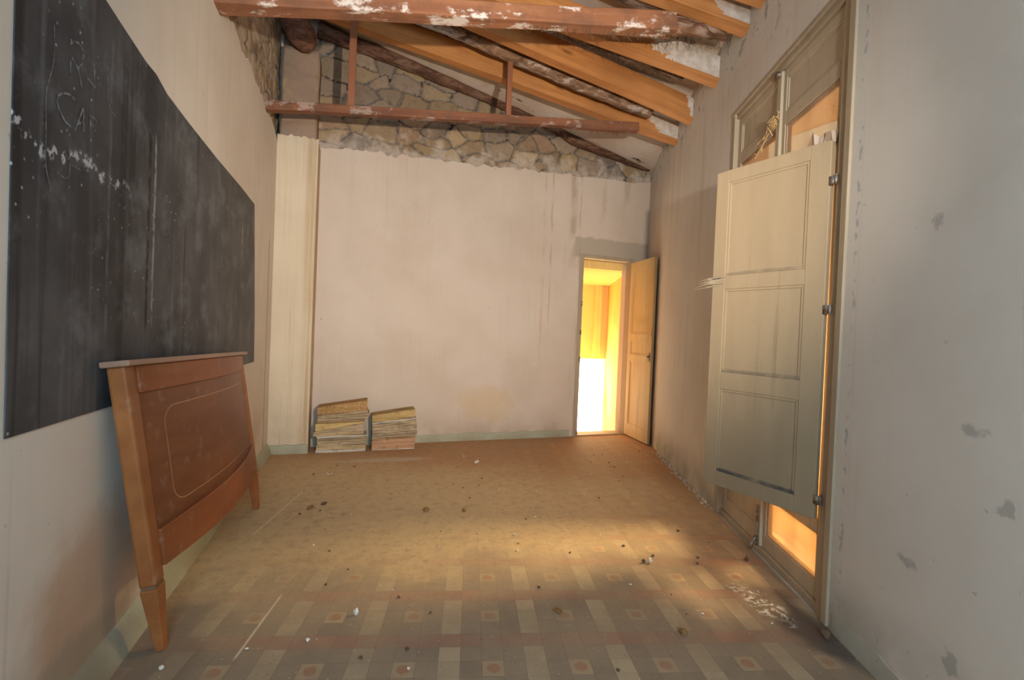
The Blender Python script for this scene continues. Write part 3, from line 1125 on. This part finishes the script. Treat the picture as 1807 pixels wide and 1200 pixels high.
def strands(parent, pts, n, dark=True):
    """root hairs and straw hanging from the underside of a timber"""
    mb = MB()
    for i in range(n):
        a = random.random()
        k = min(int(a * (len(pts) - 1)), len(pts) - 2)
        t = a * (len(pts) - 1) - k
        p = Vector(pts[k]).lerp(Vector(pts[k + 1]), t)
        l = random.uniform(.015, .07)
        q = [p + Vector((random.gauss(0, .004), random.gauss(0, .01), .01)), p + Vector((random.gauss(0, .008), 0, -l * .5)), p + Vector((random.gauss(0, .016), 0, -l))]
        mb.tube(q, .0016, 3)
    ob = mb.build('hanging_fibres', m_fib, parent)
    ob['kind'] = 'stuff'
    if parent:
        ob.matrix_parent_inverse = parent.matrix_world.inverted()
    return ob


mf = Mat('dry_fibre', .95)
mf.color((0.12, 0.075, 0.045))
m_fib = mf.m

tb = beam('tie_beam', (-.90, 4.67, 3.178), (2.66, 4.47, 3.495), .085, .075, .078, .085, m_tie, seed=2)
bpy.context.view_layer.update()
tag(tb, 'reddish brown tie beam crossing in front of the bare stone gable', 'beam')
post(-.175, 4.632, 3.27, roof_z(-.175, 4.63) + .02, .062, tb)
post(1.273, 4.548, 3.40, roof_z(1.273, 4.55) + .02, .052, tb)
strands(tb, [(.3, 4.60, 3.24), (2.5, 4.48, 3.44)], 90)
tb2 = beam('tie_beam', (-.90, 3.205, 3.150), (2.05, 3.02, 3.555), .12, .11, .105, .125, m_tie2, seed=7)
bpy.context.view_layer.update()
tag(tb2, 'thick lime-splashed reddish tie beam at the top edge of the photo', 'beam')
en = MB()
en.tube(path_resample([(1.95, 3.03, 3.545), (2.2, 3.015, 3.57), (2.38, 3.01, 3.575), (2.50, 3.005, 3.555)], 14),
        [.066, .066, .065, .062, .06, .058, .055, .052, .05, .046, .043, .038, .034, .024], 10, .22, 3)
eo = en.build('broken_end', bark_mat('broken_wood', (0.11, 0.055, 0.03), (0.5, .42, .36), .35), tb2, True)
eo.matrix_parent_inverse = tb2.matrix_world.inverted()
strands(tb2, [(.9, 3.09, 3.36), (2.45, 3.01, 3.53)], 110)

m_bark = bark_mat('limed_bark', (0.13, 0.075, 0.045), (0.50, 0.42, 0.35), .85)
m_bark2 = bark_mat('dark_bark', (0.075, 0.045, 0.032), (0.42, 0.33, 0.26), .25)
m_bark3 = bark_mat('red_bark', (0.17, 0.065, 0.03), (0.40, 0.26, 0.18), .2)


def log(name, pts, r, mat, label, n=14, rough=.12, seed=0, N=48):
    q = path_resample(pts, N)
    if isinstance(r, (list, tuple)):
        rr = [r[0] + (r[1] - r[0]) * i / (N - 1) for i in range(N)]
    else:
        rr = [r] * N
    return tag(MB().tube(q, rr, n, rough, seed).build(name, mat, None, True), label, 'log')


def on_raf(x, y, dz):
    return (x, y, roof_z(x, y) + dz)


log('roof_log', [on_raf(-.85, 4.95, -.10), on_raf(.1, 4.72, -.13), on_raf(.7, 4.60, -.13), on_raf(1.2, 4.54, -.16), on_raf(1.7, 4.47, -.19), on_raf(2.2, 4.42, -.20), on_raf(2.75, 4.38, -.19)],
    (.085, .062), m_bark, 'knotty round log white with flaking lime, between the two pine rafters nearest the gable', seed=3)
log('roof_log', [on_raf(-.85, 4.15, -.10), on_raf(.6, 3.95, -.12), on_raf(1.4, 3.84, -.12), on_raf(2.0, 3.76, -.15), on_raf(2.62, 3.68, -.15)],
    (.075, .055), m_bark2, 'dark old roof log with hanging fibres between the middle pine rafters', seed=13)
log('roof_log', [on_raf(-.85, 3.75, -.10), on_raf(.6, 3.42, -.11), on_raf(1.2, 3.28, -.10), on_raf(1.8, 3.16, -.12), on_raf(2.45, 3.07, -.13)],
    (.10, .07), m_bark2, 'dark bark log just above the thick near tie beam', seed=23)
strands(None, [on_raf(1.0, 3.89, -.18), on_raf(2.5, 3.69, -.2)], 160)
fib = [o for o in C.objects if o.name.startswith('hanging_fibres') and o.parent is None][0]
tag(fib, 'fringe of dry dark fibres hanging along the old log between the middle rafters', 'fibres', kind='stuff')

# crooked log that carries the ceiling against the gable
gl = [(-.56, 4.375), (-.23, 4.32), (.25, 4.25), (.9, 4.13), (1.6, 4.0), (2.21, 3.86), (2.45, 3.76), (2.75, 3.70), (3.04, 3.665), (3.35, 3.62), (3.62, 3.585)]
pts = []
for x, z in gl:
    u = (Vector((x, 5.6, 0)) - BA).dot(bD)
    pts.append(BW(u, .02, z + .02))
log('gable_log', pts, (.075, .05), bark_mat('charred_bark', (0.07, 0.035, 0.022), (0.30, 0.20, 0.14), .3),
    'crooked dark log along the top of the bare stone gable', seed=31)
# stub of brace on the pilaster
bq = path_resample([(-.555, 5.17, 4.05), (-.62, 5.17, 4.08), (-.70, 5.17, 4.16), (-.765, 5.16, 4.30), (-.79, 5.15, 4.45), (-.80, 5.15, 4.75)], 26)
br = [.055, .095, .118, .128, .133] + [.136] * 21
tag(MB().tube(bq, br, 22, .05, 41).build('brace_log', bark_mat('brown_brace', (0.09, 0.042, 0.025), (0.24, 0.13, 0.08), .4), None, True),
    'thick dark brown curved log resting on top of the corner pilaster', 'log')


# ------------------------------------------------------------------ blackboard
def board_mat():
    M = Mat('chalk_dusted_slate', .6, .25)
    s = M.sep(M.P)
    n = M.noise(M.P, 2.2, 5, .6)
    c = M.mix(M.ss(n, .3, .7), (0.032, 0.034, 0.037), (0.085, 0.086, 0.088))
    st = M.noise(M.scale(M.P, (1, 16, .5)), 1.0, 5, .6)
    c = M.mix(M.mul(M.ss(st, .52, .75), .5), c, (0.17, 0.17, 0.165))
    st2 = M.noise(M.scale(M.P, (1, 11, .35), (0, 3, 1)), 1.0, 3, .6)
    c = M.mix(M.mul(M.ss(st2, .60, .72), .7), c, (0.012, 0.011, 0.011))
    sm = M.noise(M.P, 5.5, 5, .6)
    c = M.mix(M.mul(M.ss(sm, .48, .72), .45), c, (0.20, 0.21, 0.22))
    # row of white splashes
    line = M.add(M.math('ABSOLUTE', M.sub(s[2], M.add(1.775, M.mul(M.sub(M.noise(M.scale(M.P, (0, 1, 0)), 5, 2), .5), .16)))), 0.0)
    sp = M.mul(M.mul(M.ss(line, .03, .008), M.ss(M.noise(M.P, 34, 3), .52, .62)), M.ss(s[1], 2.25, 2.1))
    c = M.mix(sp, c, (0.45, 0.46, 0.47))
    fl_ = M.ss(M.voro(M.P, 26), .14, .08)
    c = M.mix(M.mul(fl_, M.mul(M.ss(M.noise(M.P, 2.6, 3), .50, .62), .75)), c, (0.42, 0.42, 0.41))
    # long runs
    for (y, z0, z1, wd, col, a) in ((2.365, 1.22, 2.10, .016, (0.008, 0.008, 0.008), .9), (2.42, 1.25, 2.1, .012, (0.30, 0.29, 0.28), .7),
                                    (3.96, 1.75, 2.05, .014, (0.42, .38, .34), .7), (2.04, 1.2, 2.3, .01, (0.16, .16, .16), .5), (2.14, 1.0, 2.3, .03, (0.01, .01, .01), .5)):
        d = M.math('ABSOLUTE', M.sub(M.add(s[1], M.mul(M.sub(M.noise(M.scale(M.P, (0, 0, 4)), 1, 3), .5), .03)), y))
        k = M.mul(M.ss(d, wd * 1.2, wd * .4), M.mul(M.ss(s[2], z0, z0 + .08), M.ss(s[2], z1, z1 - .08)))
        k = M.mul(k, M.ss(M.noise(M.P, 16, 3), .3, .55))
        c = M.mix(M.mul(k, a), c, col)
    c = M.mix(M.mul(M.ss(s[1], 2.4, 4.4), .25), c, (0.13, 0.11, 0.09))
    M.color(c)
    M.bump(M.noise(M.P, 40, 3), .15, .003)
    return M.m


outline = [(1.554, .976), (4.50, .972), (4.46, 1.4), (4.38, 1.9), (4.325, 2.248), (3.9, 2.262), (3.264, 2.268), (2.8, 2.282), (2.52, 2.297), (2.40, 2.325), (2.30, 2.325), (2.1, 2.35), (1.984, 2.366), (1.55, 2.42)]
n = len(outline)
vs = [(XL + .004, y, z) for y, z in outline] + [(XL + .001, y, z) for y, z in outline]
fs = [tuple(range(n)), tuple(range(2 * n - 1, n - 1, -1))] + [(i, (i + 1) % n, (i + 1) % n + n, i + n) for i in range(n)]
bb = mesh_obj('blackboard', vs, fs, board_mat())
tag(bb, 'long black chalkboard on the left wall with faded chalk letters and white streaks', 'blackboard')
CH = {'R1': [(1.79, 2.071), (1.789, 2.037), (1.792, 2.011)], 'R2': [(1.785, 2.11), (1.81, 2.129), (1.837, 2.135), (1.854, 2.118), (1.851, 2.086), (1.829, 2.059)],
      'R3': [(1.794, 2.073), (1.821, 2.062), (1.838, 2.04), (1.851, 2.013)], 'n1': [(1.911, 2.128), (1.92, 2.103), (1.927, 2.045)],
      'n2': [(1.881, 2.054), (1.903, 2.051), (1.927, 2.045)], 'C1': [(1.815, 1.957), (1.788, 1.96), (1.76, 1.951), (1.733, 1.931), (1.73, 1.91), (1.745, 1.891), (1.771, 1.873), (1.8, 1.87)],
      'A1': [(1.819, 1.865), (1.844, 1.911), (1.862, 1.95), (1.868, 1.917), (1.868, 1.881)], 'A2': [(1.837, 1.893), (1.868, 1.912)],
      'F1': [(1.904, 1.947), (1.906, 1.901)], 'F2': [(1.904, 1.947), (1.943, 1.945)], 'F3': [(1.908, 1.91), (1.938, 1.908)],
      'l': [(1.707, 2.119), (1.71, 2.028), (1.692, 1.96), (1.68, 1.915), (1.683, 1.806), (1.685, 1.72), (1.712, 1.652)],
      'u': [(2.008, 2.124), (2.017, 2.041), (2.039, 2.016), (2.064, 2.012)], 'J': [(1.793, 1.797), (1.8, 1.731), (1.779, 1.708), (1.74, 1.713)],
      'K': [(1.798, 1.756), (1.86, 1.756)]}
mc = Mat('faint_chalk', .9)
mc.color(mc.mix(mc.ss(mc.noise(mc.P, 60, 2), .35, .65), (0.10, 0.10, 0.10), (0.24, 0.24, 0.24)))
CH['F3'] = [(1.905, 1.925), (1.938, 1.908)]
for nm, keys in (('chalk_letter', ['R2', 'R3', 'R1']), ('chalk_letter', ['n1', 'n2']), ('chalk_letter', ['C1']), ('chalk_letter', ['A1', 'A2']), ('chalk_letter', ['F1', 'F2', 'F3']),
                 ('chalk_line', ['l']), ('chalk_line', ['u']), ('chalk_line', ['J']), ('chalk_line', ['K'])):
    mb = MB()
    for kx in keys:
        q = path_resample([(XL + .0055, y, z) for y, z in CH[kx]], max(4, len(CH[kx]) * 4))
        wd = .0035 if nm == 'chalk_letter' else .002
        L_, R_ = [], []
        for a, b_ in zip([q[0]] + q[:-1], q[1:] + [q[-1]]):
            t = (b_ - a).normalized()
            nn = Vector((1, 0, 0)).cross(t) * wd
            L_.append(nn)
        k = len(q)
        mb.add([p + d for p, d in zip(q, L_)] + [p - d for p, d in zip(q, L_)], [(i, i + 1, i + 1 + k, i + k) for i in range(k - 1)])
    mb.build(nm, mc.m, bb)

# ------------------------------------------------------------------ bed headboard leaning on the left wall
F1, F2 = Vector((-.690, 2.15, 0)), Vector((-.640, 3.755, 0))
T1, T2 = Vector((-.797, 2.005, 1.145)), Vector((-.790, 3.70, 1.092))
hn = Vector((1, -.03, .13)).normalized()
base = F1.copy()
hbd = empty('bed_headboard', tuple(base))
tag(hbd, 'reddish wooden bed headboard with bowed panel and tapered legs leaning on the left wall', 'headboard')


def HB(u, v, w, bow=.085):
    a = F1.lerp(F2, u)
    b_ = T1.lerp(T2, u)
    return a.lerp(b_, v) + hn * (w + bow * math.sin(math.pi * min(max(u, 0), 1))) - base


def veneer(name, c1, c2, inlay=False):
    M = Mat(name, .42, .3)
    g = M.noise(M.scale(M.P, (12, 1.2, 12)), 1.0, 4, .6, .5)
    c = M.mix(M.ss(g, .3, .7), c1, c2)
    c = M.mix(M.mul(M.ss(M.noise(M.P, 2.5, 3), .4, .7), .35), c, tuple(x * .6 for x in c1))
    c = M.mix(M.mul(M.ss(M.noise(M.P, 14, 4), .58, .7), .15), c, (0.45, 0.35, 0.25))
    M.color(c)
    M.bump(M.noise(M.P, 30, 3), .08, .002)
    return M.m


m_vp = veneer('mahogany_panel', (0.155, 0.048, 0.018), (0.205, 0.070, 0.027))
m_vr = veneer('mahogany_rail', (0.22, 0.062, 0.020), (0.27, 0.085, 0.029))
m_vl = veneer('cherry_post', (0.27, 0.088, 0.026), (0.34, 0.125, 0.038))
pw0, pw1 = .05, .95
flat = lambda u, v, w: HB(u, v, w, 0)
mb = MB().warp(lambda u, v, w: HB(u, v, w - .012), pw0 - .002, pw1 + .002, .42, .90, -.012, 0, 24, 3)
mb.build('panel', m_vp, hbd, True, bevel=.001)
MB().warp(lambda u, v, w: HB(u, v, w), pw0 - .004, pw1 + .004, .905 - .01, .985, -.028, 0, 24, 1).build('top_rail', m_vr, hbd, bevel=.004)
MB().warp(lambda u, v, w: HB(u, v - .02 * math.sin(math.pi * u) * (v < .35), w), pw0 - .004, pw1 + .004, .295, .425, -.03, .002, 24, 1).build('bottom_rail', m_vr, hbd, bevel=.005)
for u0, u1 in ((0, pw0), (pw1, 1)):
    lg = MB()
    lg.warp(flat, u0, u1, .25, .99, -.055, .004, 2, 10)
    lg.build('post', m_vl, hbd, bevel=.010)
    ft = MB()
    uc = (u0 + u1) / 2

    def FT(a, v, w):
        k = .5 + .5 * min(v / .24, 1)
        return flat(uc + (a - uc) * k, v, -.025 + (w + .025) * k)
    ft.warp(FT, u0, u1, .004, .24, -.055, .004, 1, 4)
    ft.build('leg', m_vl, hbd, bevel=.005)
    rg = MB()
    rg.warp(flat, u0 + .003, u1 - .003, .238, .252, -.050, -.001)
    rm = Mat('dark_groove', .5)
    rm.color((0.16, 0.09, 0.05))
    rg.build('collar', rm.m, hbd)


def CAP(u, v, w):
    # nosing that follows the bow and flares over the posts
    e = .03 * (math.exp(-((u - .0) / .05) ** 2) + math.exp(-((u - 1.0) / .05) ** 2))
    return HB(u, v, w + (e * 0 if w < -.04 else -.0 + e * .3), .085)


MB().warp(CAP, -.018, 1.018, .985, 1.004, -.060, .022, 40, 1).build('cap_moulding', veneer('worn_cap', (0.26, 0.14, 0.09), (0.34, 0.2, 0.13)), hbd, bevel=.005)
# inlaid line with rounded corners
il = MB()
iu0, iu1, iv0, iv1, ru, rv = .13, .86, .475, .83, .05, .06
loop = []
for (cx, cy, a0) in ((iu1 - ru, iv1 - rv, 0), (iu0 + ru, iv1 - rv, 90), (iu0 + ru, iv0 + rv, 180), (iu1 - ru, iv0 + rv, 270)):
    for k in range(7):
        an = math.radians(a0 + k * 15)
        loop.append((cx + ru * math.cos(an), cy + rv * math.sin(an)))
dense = []
for (a, b_) in zip(loop, loop[1:] + loop[:1]):
    m_ = max(1, int(math.hypot((b_[0] - a[0]) * 1.6, b_[1] - a[1]) / .04))
    for k in range(m_):
        dense.append((a[0] + (b_[0] - a[0]) * k / m_, a[1] + (b_[1] - a[1]) * k / m_))
for (a, b_) in zip(dense, dense[1:] + dense[:1]):
    dx, dy = (b_[0] - a[0]) * 1.6, (b_[1] - a[1]) * 1.14
    l = math.hypot(dx, dy)
    ox, oy = -dy / l * .0022 / 1.6, dx / l * .0022 / 1.14
    il.add([HB(a[0] + ox, a[1] + oy, -.0112), HB(b_[0] + ox, b_[1] + oy, -.0112), HB(b_[0] - ox, b_[1] - oy, -.0112), HB(a[0] - ox, a[1] - oy, -.0112)], [(0, 1, 2, 3)])
im = Mat('pale_inlay', .4)
im.color((0.42, 0.22, 0.10))
il.build('inlay_line', im.m, hbd)


# ------------------------------------------------------------------ two stacks of warped boards
def board_m(name, c, c2=None, chips=0.0):
    M = Mat(name, .9, .1)
    n = M.noise(M.scale(M.P, (3, 10, 40)), 1.0, 5, .65)
    cc = M.mix(M.ss(n, .35, .68), c, c2 or tuple(x * .55 for x in c))
    cc = M.mix(M.mul(M.ss(M.noise(M.P, 16, 4), .55, .68), .5), cc, tuple(x * .42 for x in c))
    if chips:
        cc = M.mix(M.mul(M.ss(M.voro(M.P, 55), .32, .16), chips), cc, (0.62, 0.50, 0.30))
    M.color(cc)
    M.bump(n, .6, .006)
    return M.m


BM = [board_m('fibre_tan', (0.50, 0.36, 0.20)), board_m('fibre_ochre', (0.48, 0.32, 0.13)), board_m('fibre_greyish', (0.42, 0.31, 0.19)),
      board_m('fibre_brown', (0.36, 0.22, 0.11)), board_m('fibre_top', (0.40, 0.23, 0.09), (0.30, .16, .06), .6), board_m('brick_face', (0.46, 0.26, 0.14), (0.30, .17, .10)), board_m('pale_edge', (0.58, 0.50, 0.40)),
      board_m('fibre_yellow', (0.56, 0.40, 0.16), (0.46, .3, .12))]
S_PX = .00066
st1 = [(925, 915), (877, 878), (808, 806), (767, 745), (735, 712), (702, 688), (667, 655), (628, 640), (602, 600), (590, 462), (472, 440), (432, 400), (400, 345), (372, 300), (340, 262), (215, 100)]
x1 = [(178, 915), (185, 918), (200, 920), (196, 925), (190, 925), (186, 925), (138, 870), (142, 878), (150, 880), (165, 880), (182, 885), (190, 940), (192, 955), (196, 930), (186, 918)]
c1_ = [6, 0, 2, 0, 2, 6, 0, 0, 2, 7, 3, 2, 0, 2, 4]
st2 = [(888, 888), (872, 868), (728, 690), (698, 652), (664, 632), (626, 582), (570, 468), (520, 438), (465, 400), (436, 368), (320, 225)]
x2 = [(1000, 1680), (1004, 1685), (1008, 1690), (1002, 1715), (1004, 1718), (1010, 1710), (1006, 1700), (1002, 1695), (1000, 1695), (996, 1672)]
c2_ = [6, 5, 3, 2, 2, 2, 0, 2, 6, 1]
ordn = ['lowest', 'second from the bottom', 'third from the bottom', 'fourth from the bottom', 'fifth from the bottom', 'sixth from the bottom', 'seventh from the bottom',
        'eighth from the bottom', 'ninth from the bottom', 'tenth from the bottom', 'fifth from the top', 'fourth from the top', 'third from the top', 'second from the top', 'topmost']
cname = ['tan', 'ochre', 'greyish', 'brown', 'dark orange-brown', 'brick-coloured', 'pale', 'yellowish']


def stack(levels, xs, cols, xoff, base_y, side, names):
    for i in range(len(levels) - 1):
        (l0, r0), (l1, r1) = levels[i], levels[i + 1]
        b0 = levels[0]
        xa, xb = xoff + (xs[i][0]) * S_PX, xoff + (xs[i][1]) * S_PX
        zl0, zr0, zl1, zr1 = [(q) * S_PX for q in (b0[0] - l0, b0[1] - r0, b0[0] - l1, b0[1] - r1)]
        yj = random.uniform(-.006, .006)
        sd_ = random.random() * 50
        cx, cy = (xa + xb) / 2, base_y + .11
        fl_ = .0012

        def fn(u, d, k):
            x = xa + (xb - xa) * u
            lo = zl0 + (zr0 - zl0) * u
            hi = zl1 + (zr1 - zl1) * u
            z = lo + fl_ + (hi - lo - 2 * fl_) * k
            wv = .0007 * math.sin(u * 9 + sd_) * (0 if i == 0 and k == 0 else 1)
            return Vector((x - cx, base_y + yj + d + .055 * x + .004 * noise.noise(Vector((u * 7, sd_, k))) - cy, z + wv * (1 if k else 1) * 1))
        ob = MB().warp(fn, 0, 1, 0, .215, 0, 1, 14, 1).build('warped_board', BM[cols[i]], None, bevel=.0015)
        ob.location = (cx, cy, 0)
        nm = names[i]
        tag(ob, f'{cname[cols[i]]} warped fibre board, {nm} in the {side} stack against the far wall', 'board', f'boards in the {side} stack')


random.seed(5)
stack(st1, x1, c1_, -.42 - 178 * S_PX, 5.25, 'left', ordn)
n2 = ordn[:6] + ['fourth from the top', 'third from the top', 'second from the top', 'topmost']
stack(st2, x2, c2_, .125 - 1000 * S_PX, 5.25, 'right', n2)

# ------------------------------------------------------------------ rubbish on the floor
random.seed(21)
mw = Mat('plaster_chip', .95)
mw.color((0.66, 0.60, 0.50))
md = Mat('dry_leaf', .9)
md.color(md.mix(md.noise(md.P, 40, 3), (0.16, 0.065, 0.025), (0.30, 0.17, 0.07)))
mk = Mat('dark_crumb', .95)
mk.color((0.12, 0.07, 0.04))


def chunk(name, x, y, sx, sy, sz, mat, seed, crumple=.35):
    bm = bmesh.new()
    bmesh.ops.create_icosphere(bm, subdivisions=2, radius=1)
    for v in bm.verts:
        nn = noise.noise(v.co * 1.6 + Vector((seed * 3.7, 0, 0)))
        v.co = v.co * (1 + crumple * nn * 1.6)
        v.co = Vector((v.co.x * sx, v.co.y * sy, v.co.z * sz))
    mz = min(v.co.z for v in bm.verts)
    for v in bm.verts:
        v.co.z -= mz
    me = bpy.data.meshes.new(name)
    bm.to_mesh(me)
    bm.free()
    me.materials.append(mat.m if isinstance(mat, Mat) else mat)
    o = bpy.data.objects.new(name, me)
    C.objects.link(o)
    o.location = (x, y, .001)
    o.rotation_euler = (0, 0, random.random() * 6.28)
    return o


big = [('plaster_chip', 1.12, 4.637, .045, .018, .012, mw, 'flat pale plaster chip on the far part of the floor, right of the board stacks', 'debris'),
       ('dry_leaf', -.311, 3.646, .036, .016, .010, md, 'curled brown dry leaf on the floor beside the far leg of the headboard', 'leaf'),
       ('dark_lump', -.226, 3.709, .022, .014, .010, mk, 'dark crumbled lump behind the curled leaf near the headboard', 'debris'),
       ('brown_clod', .475, 3.44, .022, .018, .018, md, 'small orange-brown clod in the middle of the dusty floor', 'debris'),
       ('brown_clod', .741, 3.389, .022, .012, .010, md, 'flat brown clod right of the orange-brown one in the middle of the floor', 'debris'),
       ('dry_leaf', .92, 2.062, .028, .016, .007, md, 'reddish brown dry leaf on a yellow medallion tile in the foreground', 'leaf'),
       ('dry_leaf', 1.396, 1.778, .022, .014, .012, md, 'crumpled brown leaf clump in the right foreground on the floor', 'leaf'),
       ('plaster_chip', -.173, 2.111, .008, .008, .006, mw, 'tiny white plaster crumb in the left foreground below the white pebble', 'debris'),
       ('white_pebble', .014, 2.251, .012, .010, .014, mw, 'pointed white pebble in the left foreground between medallion tiles', 'pebble'),
       ('white_pebble', 1.635, 2.399, .013, .011, .014, mw, 'white pebble on the lit patch of floor left of the tall window', 'pebble'),
       ('dark_lump', 1.60, 2.41, .012, .010, .010, mk, 'dark crumb touching the white pebble left of the tall window', 'debris'),
       ('white_pebble', -.671, 2.150 - .09, .010, .008, .008, mw, 'white pebble at the near foot of the headboard', 'pebble'),
       ('dark_lump', 2.01, 1.60, .022, .018, .022, mk, 'black lump on the floor against the wall at the near corner of the tall window', 'debris'),
       ('dark_lump', 2.235, 2.30, .014, .012, .014, mk, 'dark rusty lump at the sill below the meeting strip of the tall window', 'debris')]
for i, (nm, x, y, a, b_, c_, mt, lab, cat) in enumerate(big):
    tag(chunk(nm, x, y, a, b_, c_, mt, i), lab, cat)


def inside(x, y):
    if x < -.55 or y > 5.05 or y < 1.5: return False
    return (P0 - Vector((x, y, 0))).dot(rN) > .12


for (nm, mt, cnt, lab, cat, grp, sz) in (('plaster_crumb', mw, 55, 'tiny pale plaster crumb scattered on the dusty tiled floor', 'crumb', 'pale crumbs on the floor', (.003, .008)),
                                         ('dirt_crumb', mk, 75, 'tiny dark crumb of dirt scattered on the dusty tiled floor', 'crumb', 'dark crumbs on the floor', (.003, .011))):
    protos = [chunk(nm, 0, 0, 1, .7, .5, mt, 40 + q, .5) for q in range(4)]
    k = 0
    while k < cnt:
        x, y = random.uniform(-.5, 3.3), 1.6 + 3.4 * random.random() ** .8
        if not inside(x, y): continue
        o = protos[k] if k < 4 else protos[k % 4].copy()
        if k >= 4: C.objects.link(o)
        o.location = (x, y, .0005)
        s_ = random.uniform(*sz)
        o.scale = (s_, s_, s_)
        o.rotation_euler = (0, 0, random.random() * 6.28)
        tag(o, lab, cat, grp)
        k += 1
# fallen plaster crumbs heaped along the foot of the right wall
mb = MB()
for k in range(150):
    s_ = random.uniform(1.5, 3.3)
    p = RW(s_, -abs(random.gauss(.012, .02)) - .003, 0)
    r = random.uniform(.003, .011)
    mb.tube([p + Vector((0, 0, 0)), p + Vector((r * .3, 0, r)), p + Vector((0, r * .3, r * 1.6))], [r, r * .9, r * .3], 5, .4, k)
tag(mb.build('fallen_plaster', mw.m), 'loose crumbs of fallen plaster along the foot of the right wall', 'rubble', kind='stuff')
